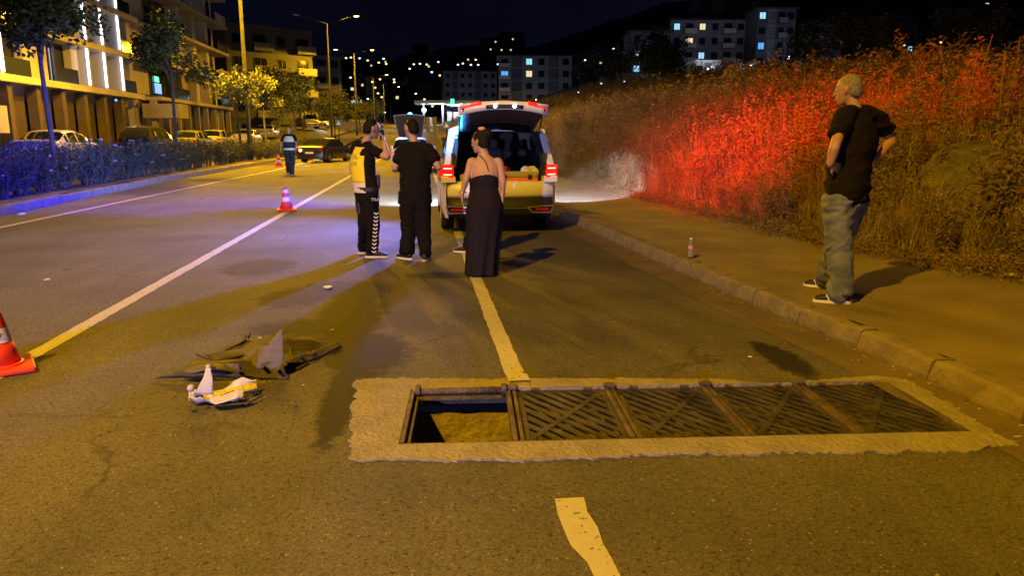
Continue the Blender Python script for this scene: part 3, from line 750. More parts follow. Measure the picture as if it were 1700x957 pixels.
# lamps standing between the hilltop blocks, lighting their walls
for (x, y, D_, pw) in ((1092, 128, 146, 800), (1170, 122, 146, 900), (1240, 118, 146, 900), (1300, 106, 148, 800), (890, 168, 178, 1500), (790, 170, 225, 2500), (1392, 120, 160, 700)):
    q = at_px(x, D_); z = H + (227 - y) / 1275 * D_; zg = min(tz(q.x, q.y), z - 5)
    t = thing('yard_lamp', 'white lamp on a mast in front of the blocks of flats', 'street light', (q.x, q.y, zg), 0, 'white lamps among the hilltop blocks')
    MB().tube([(0, 0, 0), (0, 0, z - zg)], .06, 5).build('mast', M['pole'], t); inst('lamp_glass', ml[(1, 150)], t, (0, 0, z - zg)); lamp('lamp_light', 'POINT', (0, 0, z - zg + .4), pw, (.55, .65, 1), t, .3)
# --- fuel station far ahead, under cold light
q = at_px(722, 185)
zg = tz(q.x, q.y)
M['white_lit'] = mat('cold_white_panel', (.6, .65, .7), .6)
M['cold'] = mat('cold_tube_lit', (1, 1, 1), .5, emit=(.6, .85, 1), estr=2.5)
fs = thing('fuel_station', 'small white fuel station glowing under cold lights where the road climbs', 'building', (q.x - 1, q.y, zg), -.05)
block(fs, 'canopy', 'white_lit', (4, 0, 5.3), (15, 8, .7)); block(fs, 'kiosk', 'white_lit', (8, 6, 1.6), (8, 5, 3.2))
for xx in (-1.5, 3, 8): block(fs, 'column', 'white_lit', (xx, -1, 2.5), (.4, .4, 5))
for xx in (-1.5, 1, 3.4): MB().box((xx, -2.5, 4.9), (.9, .9, .08)).build('ceiling_light', M['cold'], fs)
for xx in (0, 5.5): block(fs, 'pump', 'white_lit', (xx, -1.2, .9), (.9, .6, 1.8), .05)
lamp('canopy_light', 'POINT', (1.5, -2, 4.4), 1800, (.6, .8, 1), fs, .5)
lamp('canopy_light', 'POINT', (7.5, 1, 4.4), 1300, (1, .8, .5), fs, .5)
q = at_px(752, 172); t = thing('station_sign', 'green glowing sign mast beside the row of small white lamps', 'sign', (q.x, q.y, tz(q.x, q.y)))
hh = H + (227 - 176) / 1275 * 172 - tz(q.x, q.y)
MB().tube([(0, 0, 0), (0, 0, hh)], .12, 8).build('mast', M['pole'], t); MB().box((0, 0, hh + .5), (.8, .25, 1.7)).build('sign_panel', mat('green_panel', (.1, .9, .6), .5, emit=(.05, .9, .6), estr=1.8), t)
for k, (x, y) in enumerate(((705, 184), (698, 200))):
    q = at_px(x, 150); z = H + (227 - y) / 1275 * 150; t = thing('globe_lamp', ('upper white globe lamp by the fuel station', 'lower white globe lamp by the fuel station')[k], 'lamp', (q.x, q.y, tz(q.x, q.y)), 0, 'white globe lamps')
    hgt = z - tz(q.x, q.y); MB().tube([(0, 0, 0), (0, 0, hgt)], .06, 6).build('mast', M['pole'], t); MB().ball((0, 0, hgt), .42, 12, 8).build('globe', mat('globe_lit', (1, 1, 1), .5, emit=(.65, .85, 1), estr=7), t, True)
    if k == 0: lamp('globe_light', 'POINT', (0, -.6, hgt), 2500, (.6, .8, 1), t, .4)
for k in range(5):
    q = at_px(745 + k * 4.2, 172 - k * 3); z = H + (227 - (175 + k * 1.2)) / 1275 * 170; t = thing('forecourt_lamp', 'one of a row of small white lamps beside the green sign', 'lamp', (q.x, q.y, tz(q.x, q.y)), 0, 'small white lamps in a row')
    hgt = z - tz(q.x, q.y); MB().tube([(0, 0, 0), (0, 0, hgt)], .05, 6).build('mast', M['pole'], t); MB().ball((0, 0, hgt), .22, 8, 6).build('globe', M['glow'][1], t, True)
q = at_px(591, 173); t = thing('lit_billboard', 'small cyan-white lit billboard behind the median trees', 'sign', (q.x, q.y, tz(q.x, q.y)))
hgt = H + (227 - 173) / 1275 * 173 - tz(q.x, q.y)
MB().tube([(0, 0, 0), (0, 0, hgt)], .1, 6).build('mast', M['pole'], t); MB().box((0, -.1, hgt), (1.4, .12, .9)).build('panel', mat('billboard_lit', (.5, .9, 1), .5, emit=(.35, .8, 1), estr=3), t)
q = at_px(664, 187); t = thing('blue_beacon_mast', 'blue flashing light on a mast above the second police car', 'light', (q.x, q.y * .55, tz(q.x, q.y * .55)))
# crossing signs
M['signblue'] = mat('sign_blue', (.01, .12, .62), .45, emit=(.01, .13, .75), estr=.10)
M['signwhite'] = mat('sign_white', (.8, .8, .8), .45)
M['black'] = mat('matt_black', (.012, .012, .013), .6)
def crossing_sign(x, y, D_, label, s=.62):
    q = at_px(x, D_); z = H + (227 - y) / 1275 * D_; zg = tz(0, q.y); t = thing('crossing_sign', label, 'road sign', (q.x, q.y, zg), -.03, 'blue pedestrian crossing signs')
    MB().tube([(0, 0, 0), (0, 0, z - zg)], .035, 8).build('post', M['pole'], t)
    p = MB().box((0, -.05, z - zg), (s, .03, s)).build('sign_plate', M['signblue'], t, bevel=.004)
    c = z - zg
    MB().add([(-s * .34, -.075, c - s * .3), (s * .34, -.075, c - s * .3), (0, -.075, c + s * .34)], [(0, 1, 2)]).build('white_triangle', M['signwhite'], p)
    m = MB(); m.ball((0, -.082, c + s * .12), s * .045, 6, 4, (1, .3, 1)); m.beam((0, -.082, c + s * .08), (s * .01, -.082, c - s * .08), s * .07, .008); m.beam((0, -.082, c - s * .06), (-s * .09, -.082, c - s * .25), s * .04, .008); m.beam((0, -.082, c - s * .06), (s * .1, -.082, c - s * .24), s * .04, .008); m.beam((-s * .1, -.082, c), (s * .1, -.082, c + .01), s * .03, .008)
    m.build('walking_figure', M['black'], p)
    return t
crossing_sign(741.5, 208, 70, 'blue pedestrian crossing sign on the right kerb beyond the police car')
crossing_sign(563, 205, 78, 'blue pedestrian crossing sign in the median behind the dark crashed car')
bpy.data.objects.remove(bpy.data.objects['blue_beacon_mast'])
# stone gate pillars and low wall on the right before the fuel station
q = at_px(716, 140)
t = thing('wall_pillar', 'pale stone pillars and low wall in front of the fuel station', 'wall', (q.x, q.y, tz(q.x, q.y) - .1))
for xx in (-.6, .7): block(t, 'pillar', 'stone', (xx, 0, 1.3), (.7, .6, 2.6), .03)
block(t, 'low_wall', 'stone', (5, .4, .5), (7.5, .3, 1.0))

# ================================================================ vegetation
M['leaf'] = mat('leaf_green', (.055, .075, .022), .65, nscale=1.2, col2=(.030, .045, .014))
M['leafy'] = mat('leaf_lamplit', (.22, .24, .05), .65, nscale=1.2, col2=(.07, .085, .02))  # lamplight on these leaves is put into the brighter yellow colour
M['ole'] = mat('oleander_leaf', (.055, .07, .03), .8, nscale=2, col2=(.03, .04, .02))
M['flower'] = mat('white_petals', (.42, .38, .38), .7)
M['bark'] = mat('bark', (.11, .09, .07), .95, nscale=8, namt=.5, bump=.8, bscale=20)
M['dry'] = mat('dry_weed', (.24, .17, .09), .9, nscale=.9, col2=(.12, .09, .045))
M['dry2'] = mat('dry_straw', (.40, .31, .18), .9, nscale=1.2, col2=(.22, .17, .09))
def leaf(vs, fs, c, L, w, rr, droop=0):
    d = Vector((rr.gauss(0, 1), rr.gauss(0, 1), rr.gauss(0, .7) - droop)).normalized(); s = d.cross(Vector((rr.gauss(0, 1), rr.gauss(0, 1), rr.gauss(0, 1)))).normalized()
    o = len(vs); c = Vector(c); vs += [tuple(c), tuple(c + d * L * .5 + s * w), tuple(c + d * L), tuple(c + d * L * .5 - s * w)]; fs.append((o, o + 1, o + 2, o + 3))
def tree_mesh(seed, h, crown_r, crown_z, n, leafL=.16, gap=.25, squash=1.1):
    rr = random.Random(seed); tr = MB(); cr_v = []; cr_f = []
    top = Vector((rr.uniform(-.1, .1), rr.uniform(-.1, .1), crown_z))
    tr.tube([(0, 0, 0), (.03, .02, h * .2), (top.x * .6, top.y * .6, crown_z * .7), top], [.085, .07, .06, .045], 8)
    cl = []
    for k in range(15):
        a = rr.uniform(0, 2 * PI); el = rr.uniform(-.5, 1.3); r = crown_r * rr.uniform(.45, .95)
        p = top + Vector((math.cos(a) * math.cos(el) * r, math.sin(a) * math.cos(el) * r, math.sin(el) * r * squash))
        m_ = top.lerp(p, .5) + Vector((0, 0, -.1)); st = Vector((top.x * .8, top.y * .8, crown_z * rr.uniform(.72, .98)))
        tr.tube([st, m_, p], [.035, .022, .008], 5); cl.append((p, crown_r * rr.uniform(.28, .48)))
    for i in range(n):
        p, r = rr.choice(cl); q = Vector((rr.gauss(0, 1), rr.gauss(0, 1), rr.gauss(0, .8)));
        q = q.normalized() * r * rr.uniform(.35, 1.1)
        leaf(cr_v, cr_f, p + q, leafL * rr.uniform(.6, 1.2), leafL * .3, rr, .3)
    return tr.mesh('trunk', M['bark'], True), (cr_v, cr_f)
def make_tree(seed, label, loc, h, cr, cz, n, m='leaf', leafL=.16, squash=1.1, group='young trees in the median'):
    t = thing('young_tree', label, 'tree', loc, 0, group)
    tm, (v_, f_) = tree_mesh(seed, h, cr, cz, n, leafL, squash=squash)
    inst('trunk', tm, t); me = bpy.data.meshes.new('crown'); me.from_pydata(v_, [], f_); me.materials.append(M[m]); inst('crown', me, t)
    return t
def mx(px, Xw):      # Y of the world point with X = Xw seen in column px at the horizon
    k = (px - 850) / 1275; c, s = math.cos(YAW), math.sin(YAW); return (Xw * c - k * Xw * s) / (s + k * c)
def med(px, Xw=-9.9): y = mx(px, Xw); return (Xw, y, tz(0, y) + .15)
make_tree(1, 'largest dark tree at the left edge, its crown cut by the top of the picture', med(84), 4, 1.45, 4.35, 4600, 'leaf', .17, 1.0)
make_tree(2, 'slim dark tree with a pointed crown, second from the left', med(290), 4, 1.35, 4.35, 4200, 'leaf', .17, 1.25)
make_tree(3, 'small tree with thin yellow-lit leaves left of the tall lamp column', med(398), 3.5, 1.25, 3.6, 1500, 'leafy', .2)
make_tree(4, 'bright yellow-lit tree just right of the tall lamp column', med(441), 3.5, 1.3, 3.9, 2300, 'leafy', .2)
make_tree(5, 'green tree between the yellow tree and the twin lamp', med(490), 4, 2.0, 4.0, 2300, 'leaf', .24)
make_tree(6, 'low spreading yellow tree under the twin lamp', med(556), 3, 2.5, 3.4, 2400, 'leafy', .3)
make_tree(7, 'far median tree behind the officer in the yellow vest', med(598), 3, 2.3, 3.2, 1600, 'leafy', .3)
make_tree(8, 'farthest round median tree left of the second police car', med(620, -9.2), 3, 3.0, 3.2, 1600, 'leaf', .4)
make_tree(9, 'dark bushy tree behind the parked cars', (-17.5, 98, tz(-17.5, 98)), 5, 3.6, 4.6, 2600, 'leaf', .4)
make_tree(10, 'tall dark tree behind the median left of the far lamp columns', (-20, 118, tz(-20, 118)), 7, 4.6, 6.6, 3000, 'leaf', .45)
make_tree(12, 'dark tree on the hill at the foot of the blocks of flats', tuple(at_px(1075, 120)[:2]) + (tz(*at_px(1075, 120)[:2]),), 5, 4.2, 5, 2200, 'leaf', .5, group='dark trees on the right hill')
for k, (x, D_) in enumerate(((1100, 122), (1330, 130), (1390, 120), (1450, 115), (1560, 125), (1640, 120), (1010, 140), (975, 165))):
    q = at_px(x, D_); make_tree(20 + k, 'dark tree on the right hill %s' % ('below the wide hilltop block', 'below the unlit block', 'just left of the grey-haired man', 'right behind the grey-haired man', 'at the foot of the far right building', 'near the right edge of the picture', 'among the white lights left of the hilltop row', 'right of the five-storey block')[k], (q.x, q.y, tz(q.x, q.y)), 5, 3.8, 4.6, 1500, 'leaf', .5, group='dark trees on the right hill')

# oleander hedge of separate shrubs
def shrub_meshes(seed):
    rr = random.Random(seed); v_ = []; f_ = []; fv = []; ff = []; st = MB()
    for k in range(26):
        a = rr.uniform(0, 2 * PI); r = rr.uniform(.1, .75); tip = Vector((math.cos(a) * r, math.sin(a) * r * .8, rr.uniform(.75, 1.42) - r * .35)); b = Vector((math.cos(a) * .12, math.sin(a) * .12, 0)); mid = b.lerp(tip, .5) + Vector((0, 0, .12))
        st.tube([b, mid, tip], [.014, .01, .005], 4)
        for q in range(42):
            t_ = rr.uniform(.25, 1.05); p = (b.lerp(mid, t_ * 2) if t_ < .5 else mid.lerp(tip, t_ * 2 - 1)) + Vector((rr.gauss(0, .05), rr.gauss(0, .05), rr.gauss(0, .05)))
            leaf(v_, f_, p, rr.uniform(.09, .16), .014, rr, -.3)
        if rr.random() < .16:
            for q in range(5): leaf(fv, ff, tip + Vector((rr.gauss(0, .03), rr.gauss(0, .03), .03)), .05, .024, rr)
    out = []
    for n_, a_, b_, m_ in (('foliage', v_, f_, M['ole']), ('flowers', fv, ff, M['flower'])):
        me = bpy.data.meshes.new(n_); me.from_pydata(a_, [], b_); me.materials.append(m_); out.append(me)
    out.append(st.mesh('stems', M['bark'])); return out
sh = [shrub_meshes(s) for s in (50, 51, 52)]
rr = random.Random(5); y = 12.0; k = 0
while y < 78:
    for row in range(2):
        x = lkx(y) - 1.0 - row * 1.25 + rr.uniform(-.12, .12); yy_ = y + rr.uniform(-.2, .2) + row * .4
        where = 'at the blue-lit left end of the hedge' if y < 22 else 'where the hedge turns deep blue' if y < 31 else 'in the yellow-lit part of the hedge near the lamp column' if y < 55 else 'at the far end of the hedge behind the walking officer'
        t = thing('oleander_shrub', 'white-flowering oleander shrub %s, %s row' % (where, 'kerbside' if row == 0 else 'rear'), 'shrub', (x, yy_, tz(0, y) + .14), rr.uniform(0, 6), 'oleander shrubs in the median hedge')
        s = rr.uniform(.82, 1.0) * (1 if y < 50 else .9); t.scale = (s, s, s)
        for me, nm in zip(sh[k % 3], ('foliage', 'flowers', 'stems')): inst(nm, me, t)
        k += 1
    y += 1.15 if y < 40 else 1.5

# weeds on the bank: instanced by geometry nodes from a few clump meshes
def blade(v_, f_, b, d, L, w, bend, rr):
    side = Vector((-d.y, d.x, 0)).normalized() if Vector((d.x, d.y)).length > 1e-3 else Vector((1, 0, 0)); o = len(v_); p = Vector(b); dd = d.copy(); n = 4
    for i in range(n + 1):
        ww = w * (1 - i / n * .85); v_ += [tuple(p - side * ww), tuple(p + side * ww)]
        p = p + dd * L / n; dd = (dd + Vector((d.x, d.y, -.35)) * bend).normalized()
        if i: f_.append((o + 2 * i - 2, o + 2 * i - 1, o + 2 * i + 1, o + 2 * i))
    return p
def clump(seed, kind):
    rr = random.Random(seed); v_ = []; f_ = []
    if kind == 'grass':
        for k in range(95):
            a = rr.uniform(0, 2 * PI); b = Vector((rr.gauss(0, .12), rr.gauss(0, .16), 0)); d = Vector((math.cos(a) * rr.uniform(.05, .45), math.sin(a) * rr.uniform(.05, .45), 1)).normalized()
            e = blade(v_, f_, b, d, rr.uniform(.5, 1.35), rr.uniform(.004, .010), rr.uniform(.15, .75), rr)
            if rr.random() < .4:
                for q in range(4): leaf(v_, f_, e + Vector((rr.gauss(0, .02), rr.gauss(0, .02), rr.gauss(0, .04))), .05, .008, rr)
    elif kind == 'weed':
        for k in range(9):
            a = rr.uniform(0, 2 * PI); b = Vector((rr.gauss(0, .1), rr.gauss(0, .1), 0)); L = rr.uniform(.8, 1.5); d = Vector((math.cos(a) * .25, math.sin(a) * .25, 1)).normalized()
            blade(v_, f_, b, d, L, .008, .06, rr)
            for q in range(34):
                h = rr.uniform(.15, 1.0) * L; p = b + d * h; rad = .16 * (1.15 - h / L)
                tw = Vector((rr.gauss(0, 1), rr.gauss(0, 1), rr.uniform(.2, 1.2))).normalized(); e = blade(v_, f_, p, tw, rad * 1.6, .004, .1, rr) if q % 3 == 0 else p + tw * rad * rr.random()
                for _ in range(3): leaf(v_, f_, e + Vector((rr.gauss(0, .03), rr.gauss(0, .03), rr.gauss(0, .03))), rr.uniform(.04, .15), rr.uniform(.007, .022), rr)
    else:
        for k in range(60):
            a = rr.uniform(0, 2 * PI); b = Vector((rr.gauss(0, .25), rr.gauss(0, .25), 0)); d = Vector((math.cos(a), math.sin(a), rr.uniform(.3, 1.2))).normalized()
            e = blade(v_, f_, b, d, rr.uniform(.12, .38), .005, .3, rr)
            for _ in range(4): leaf(v_, f_, e + Vector((rr.gauss(0, .05), rr.gauss(0, .05), rr.gauss(0, .03))), rr.uniform(.03, .07), .012, rr)
    me = bpy.data.meshes.new('weed_clump'); me.from_pydata(v_, [], f_); me.materials.append(M['dry2'] if kind == 'grass' else M['dry']); return me
wc = bpy.data.collections.new('weed_sources')
for i, (k, s) in enumerate((('grass', 1), ('grass', 2), ('weed', 3), ('weed', 4), ('weed', 5), ('low', 6), ('low', 7))):
    o = bpy.data.objects.new('weed_source', clump(s, k)); wc.objects.link(o)
def scatter(name, pts, m0, coll=wc):
    me = bpy.data.meshes.new(name); me.from_pydata([p[0] for p in pts], [], [])
    for an, tp, idx in (('rz', 'FLOAT', 1), ('sc', 'FLOAT', 2), ('ix', 'INT', 3), ('tilt', 'FLOAT', 4)):
        at_ = me.attributes.new(an, tp, 'POINT'); at_.data.foreach_set('value', [p[idx] for p in pts])
    o = inst(name, me); o['kind'] = 'stuff'
    ng = bpy.data.node_groups.new(name, 'GeometryNodeTree'); ng.interface.new_socket('Geometry', in_out='INPUT', socket_type='NodeSocketGeometry'); ng.interface.new_socket('Geometry', in_out='OUTPUT', socket_type='NodeSocketGeometry')
    n = ng.nodes; l = ng.links; gi = n.new('NodeGroupInput'); go = n.new('NodeGroupOutput'); ci = n.new('GeometryNodeCollectionInfo'); ci.inputs['Collection'].default_value = coll; ci.inputs['Separate Children'].default_value = True; ci.inputs['Reset Children'].default_value = True
    ip = n.new('GeometryNodeInstanceOnPoints'); ip.inputs['Pick Instance'].default_value = True
    def attr(nm, tp):
        a = n.new('GeometryNodeInputNamedAttribute'); a.data_type = tp; a.inputs['Name'].default_value = nm; return a.outputs['Attribute']
    cx = n.new('ShaderNodeCombineXYZ'); l.new(attr('rz', 'FLOAT'), cx.inputs[2]); l.new(attr('tilt', 'FLOAT'), cx.inputs[0])
    l.new(gi.outputs[0], ip.inputs['Points']); l.new(ci.outputs[0], ip.inputs['Instance']); l.new(attr('ix', 'INT'), ip.inputs['Instance Index'])
    e2r = n.new('FunctionNodeEulerToRotation'); l.new(cx.outputs[0], e2r.inputs[0]); l.new(e2r.outputs[0], ip.inputs['Rotation']); l.new(attr('sc', 'FLOAT'), ip.inputs['Scale']); l.new(ip.outputs[0], go.inputs[0])
    md = o.modifiers.new('scatter', 'NODES'); md.node_group = ng
    return o
rr = random.Random(9); pts = []
ROCK = Vector((7.55, 9.3, 0))
def clear(x, y): return (x - ROCK.x) ** 2 / 1.3 + (y - ROCK.y - .1) ** 2 / .9 > 1 and not (6.2 < x < 7.5 and 7.2 < y < 9.2 and rr.random() < .8)
for i in range(9000):
    y = 3.2 + 80 * rr.random() ** 1.7; e = verge_x(y); x = e + .1 + 12 * rr.random() ** 1.2 if y < 60 else e + 20 * rr.random()
    if not clear(x, y): continue
    t_ = x - e
    if t_ < .55: ix = 5 + rr.randrange(2); s = rr.uniform(.35, .8)
    else:
        ix = rr.choice((0, 1, 0, 1, 0, 1, 2, 3, 4, 5, 6)); s = rr.uniform(.55, .95) * (.55 + .45 * sm(.5, 2, t_))
        dens = noise.noise(Vector((x * .5, y * .5, 7)))
        if dens < -.22 and ix < 5: ix = 5; s = .9
        d2 = noise.noise(Vector((x * 1.4, y * 1.4, 2)))
        if d2 < -.3 and rr.random() < .8: continue
        s *= 1 + .5 * dens + .45 * d2
    pts.append(((x, y, tz(x, y) - .02), rr.uniform(0, 6.28), s, ix, rr.gauss(0, .16)))
scatter('bank_weeds', pts, None)
r8 = random.Random(88); p2 = []
for i in range(2600):
    x = r8.uniform(15, 75); y = r8.uniform(20, 150); p2.append(((x, y, tz(x, y) - .1), r8.uniform(0, 6.28), r8.uniform(1.1, 2.4), r8.choice((0, 2, 3, 4, 5)), r8.gauss(0, .12)))
scatter('hill_scrub', p2, None)
# taller stalks that stand out against the dark, one by one
rr = random.Random(21)
tall = []
for s in range(4):
    m = MB(); v_ = []; f_ = []; r2 = random.Random(70 + s); H_ = 1.9
    m.tube([(0, 0, 0), (.04, .02, H_ * .5), (r2.uniform(-.15, .2), .05, H_)], [.012, .009, .004], 5)
    for q in range(130):
        h = r2.uniform(.35, 1.0) * H_; leaf(v_, f_, (h * .04 + r2.gauss(0, .05), r2.gauss(0, .05), h), r2.uniform(.05, .13), .017, r2)
    me = bpy.data.meshes.new('leaves'); me.from_pydata(v_, [], f_); me.materials.append(M['dry']); tall.append((m.mesh('stalk', M['dry2']), me))
for k in range(46):
    px = rr.uniform(905, 1695); Xw = rr.uniform(6.6, 10.5); y = mx(px, Xw)
    if y < 5 or y > 60: continue
    if abs(px - 1415) < 70 and y < 14: continue
    t = thing('tall_dry_plant', 'tall dry leafy stalk standing above the weeds of the bank', 'plant', (Xw, y, tz(Xw, y) - .03), rr.uniform(0, 6), 'tall stalks rising from the weedy bank')
    s = rr.uniform(.6, 1.0); t.scale = (s, s, s); a, b = tall[k % 4]; inst('stalk', a, t); inst('leaves', b, t)
# boulder half buried in the bank
mb_ = bmesh.new(); bmesh.ops.create_icosphere(mb_, subdivisions=5, radius=1)
for v0 in mb_.verts:
    c = v0.co.copy(); n_ = noise.noise(c * 1.3) * .22 + noise.noise(c * 5) * .05 + noise.noise(c * 16) * .015
    v0.co = Vector((c.x * .95, c.y * .75, c.z * .55)) * (1 + n_)
    if v0.co.z > .34: v0.co.z = .34 + (v0.co.z - .34) * .25
me = bpy.data.meshes.new('boulder'); mb_.to_mesh(me); mb_.free(); me.materials.append(mat('boulder_stone', (.17, .155, .13), .95, nscale=4, col2=(.08, .072, .06), bump=1, bscale=14, detail=9)); me.shade_smooth()
o = inst('boulder', me, None, (ROCK.x, ROCK.y, tz(ROCK.x, ROCK.y) + .18), (.25, -.35, .5)); tag(o, 'large weathered boulder lying in the weeds of the bank, right edge of the picture', 'boulder')
# ================================================================ vehicles
def paint(name, col, rough=.28): return mat('car_paint_' + name, col, rough, .0, spec=.6)
M['white_paint'] = paint('white', (.74, .74, .72)); M['tyre'] = mat('tyre_rubber', (.014, .014, .014), .85, bump=.4, bscale=30)
M['rim'] = mat('alloy_rim', (.35, .35, .36), .35, .7); M['trim'] = mat('black_trim', (.016, .016, .017), .55); M['chrome'] = mat('chrome_strip', (.55, .55, .56), .18, .9)
M['redlens'] = mat('red_lens', (.4, .005, .005), .2, spec=.6); M['taillit'] = mat('tail_lamp_lit', (1, .05, .03), .3, emit=(1, .012, .006), estr=.9); M['tailhot'] = mat('tail_lamp_bar', (1, .3, .2), .3, emit=(1, .22, .14), estr=5)
M['hlens'] = mat('headlamp_lens', (.6, .6, .62), .12, spec=.8); M['plate'] = mat('number_plate', (.6, .6, .6), .5)
M['liner'] = mat('cargo_liner', (.03, .03, .032), .85); M['carglass'] = mat('tinted_glass', (.010, .011, .013), .05, spec=.7)
M['whitelit'] = mat('white_lamp_lit', (1, 1, 1), .4, emit=(.72, .85, 1), estr=14)
SUV = dict(L=4.55, y=[0, .10, .30, .55, .95, 1.6, 2.3, 2.95, 3.35, 3.72, 4.15, 4.42, 4.55], zr=[.98, 1.20, 1.48, 1.64, 1.69, 1.72, 1.71, 1.62, 1.36, 1.10, 1.0, .86, .70], zs=[.97, .99, 1.0, 1.01, 1.01, 1.0, .99, .98, .99, 1.0, .93, .82, .68], w=[.84, .89, .905, .91, .915, .92, .92, .91, .90, .89, .86, .80, .70], wheels=(.82, 3.60), R=.36, cab=(.30, 3.55), ws=(2.95, 3.72), rw=(.10, .50), zb=.25)
SEDAN = dict(L=4.5, y=[0, .08, .45, .95, 1.35, 1.9, 2.4, 2.85, 3.25, 3.6, 4.0, 4.35, 4.5], zr=[.80, .98, 1.03, 1.22, 1.38, 1.43, 1.42, 1.32, 1.12, .98, .92, .80, .6], zs=[.79, .96, 1.0, .95, .93, .92, .91, .91, .92, .93, .88, .77, .58], w=[.80, .85, .87, .875, .88, .885, .885, .88, .87, .86, .84, .78, .68], wheels=(.88, 3.55), R=.33, cab=(.9, 3.15), ws=(2.6, 3.35), rw=(.5, 1.25), zb=.22)
HATCH = dict(L=4.1, y=[0, .08, .22, .45, .9, 1.5, 2.1, 2.6, 3.0, 3.3, 3.7, 3.98, 4.1], zr=[.85, 1.02, 1.22, 1.40, 1.47, 1.50, 1.49, 1.40, 1.16, 1.0, .93, .80, .62], zs=[.84, .93, .94, .95, .94, .93, .92, .91, .92, .94, .88, .77, .6], w=[.80, .84, .85, .855, .86, .865, .865, .86, .85, .84, .82, .76, .66], wheels=(.70, 3.25), R=.31, cab=(.25, 3.1), ws=(2.45, 3.3), rw=(.08, .42), zb=.22)
VAN = dict(L=4.6, y=[0, .06, .18, .4, .9, 1.7, 2.5, 3.2, 3.6, 3.9, 4.2, 4.5, 4.6], zr=[1.0, 1.45, 1.72, 1.80, 1.84, 1.86, 1.85, 1.74, 1.40, 1.16, 1.05, .86, .65], zs=[.98, 1.05, 1.06, 1.06, 1.05, 1.04, 1.03, 1.02, 1.03, 1.04, .98, .82, .62], w=[.83, .87, .88, .89, .895, .90, .90, .895, .885, .87, .84, .78, .7], wheels=(.80, 3.72), R=.33, cab=(.3, 3.7), ws=(3.2, 3.9), rw=(.06, .35), zb=.25)
def lerp_tab(ys_, vs_, y):
    for i in range(len(ys_) - 1):
        if y <= ys_[i + 1]:
            t = (y - ys_[i]) / (ys_[i + 1] - ys_[i]); return vs_[i] + (vs_[i + 1] - vs_[i]) * max(0, t)
    return vs_[-1]
def section(T, y, arch=True):
    zr = lerp_tab(T['y'], T['zr'], y); zs = lerp_tab(T['y'], T['zs'], y); w = lerp_tab(T['y'], T['w'], y); zb = T['zb']
    if arch:
        for c in T['wheels']:
            Ra = T['R'] + .055; d = abs(y - c)
            if d < Ra: zb = max(zb, T['R'] + math.sqrt(Ra * Ra - d * d))
    g_ = max(0, zr - zs); wr = w - .05 - g_ * .30
    z1 = max(T['zb'] + .14, zb + .012)
    zm = max((T['zb'] + zs) / 2 + .08, z1 + .01); zm = min(zm, zs - .005)
    return [(w - .035, zb), (w - .004, z1), (w, zm), (w - .03, zs), (wr, max(zs + .004, zr - .07)), (wr - .14, zr - .012 * (g_ > .1)), (0, zr + .02)]
def stations(T, extra=()):
    ys_ = set(T['y']) | set(extra)
    for c in T['wheels']:
        Ra = T['R'] + .055
        for k in (-1, -.999, -.92, -.7, -.4, 0, .4, .7, .92, .999, 1): ys_.add(round(c + k * Ra, 4))
    return sorted(y for y in ys_ if 0 <= y <= T['L'])
def car_geom(T, open_rear=False):
    ys_ = stations(T, [T['cab'][0], T['cab'][1]]); body = MB(); glass = MB(); n = 7
    secs = [section(T, y) for y in ys_]
    for s in (1, -1):
        vs = [(s * x, y, z) for y, sc in zip(ys_, secs) for x, z in sc]; fb = []; fg = []
        for i in range(len(ys_) - 1):
            ymid = (ys_[i] + ys_[i + 1]) / 2
            for j in range(n - 1):
                q = (i * n + j, i * n + j + 1, (i + 1) * n + j + 1, (i + 1) * n + j)
                if open_rear and ymid < T['rw'][1] and j >= 4: continue
                if j >= 4 and (T['ws'][0] < ymid < T['ws'][1] or (T['rw'][0] < ymid < T['rw'][1])): fg.append(q)
                else: fb.append(q)
        body.add(vs, fb); glass.add(vs, fg) if fg else None
    for k in ((-1,) if open_rear else (0, -1)):
        sc = secs[k]; y = ys_[k]; poly = [(x, y, z) for x, z in sc] + [(-x, y, z) for x, z in reversed(sc[:-1])]
        body.add(poly, [tuple(range(len(poly)))])
    win = []
    a, b = T['cab']; cuts = [a + .12, a + (b - a) * .20, a + (b - a) * .56, b]
    for ya, yb in zip(cuts, cuts[1:]):
        ya += .05; yb -= .05
        for s in (1, -1):
            m = MB(); vs = []; k = 5
            for i in range(k + 1):
                y = ya + (yb - ya) * i / k; sc = section(T, y, False); (x3, z3), (x4, z4) = sc[3], sc[4]
                zt = z4 - .03
                for t in (.06, 1): vs.append((s * (x3 + (x4 - x3) * t * (zt - z3) / (z4 - z3) + .006), y, z3 + (zt - z3) * t))
            m.add(vs, [(2 * i, 2 * i + 1, 2 * i + 3, 2 * i + 2) for i in range(k)]); win.append(m)
    return body, glass, win
def wheel_mesh(R):
    t = MB(); pr = [(R * .62, .095), (R * .93, .105), (R, .085), (R, -.085), (R * .93, -.105), (R * .62, -.095)]
    t.loft([[Vector((x, r * math.cos(2 * PI * j / 24), r * math.sin(2 * PI * j / 24))) for j in range(24)] for r, x in pr])
    r_ = MB()
    for k in range(5):
        a = 2 * PI * k / 5; r_.beam((.098, 0, 0), (.09, math.cos(a) * R * .62, math.sin(a) * R * .62), .06, .03, up=(1, 0, 0))
    r_.disc((.098, 0, 0), R * .16, 'x', 12, .03)
    rim = [[Vector((.102 if q else .09, R * k * math.cos(2 * PI * j / 24), R * k * math.sin(2 * PI * j / 24))) for j in range(24)] for q, k in ((0, .66), (1, .64), (1, .58), (0, .57))]
    r_.loft(rim, cap=False)
    return t.mesh('tyre', M['tyre'], True), r_.mesh('rim', M['rim'])
WM = {R: wheel_mesh(R) for R in (.36, .33, .31)}
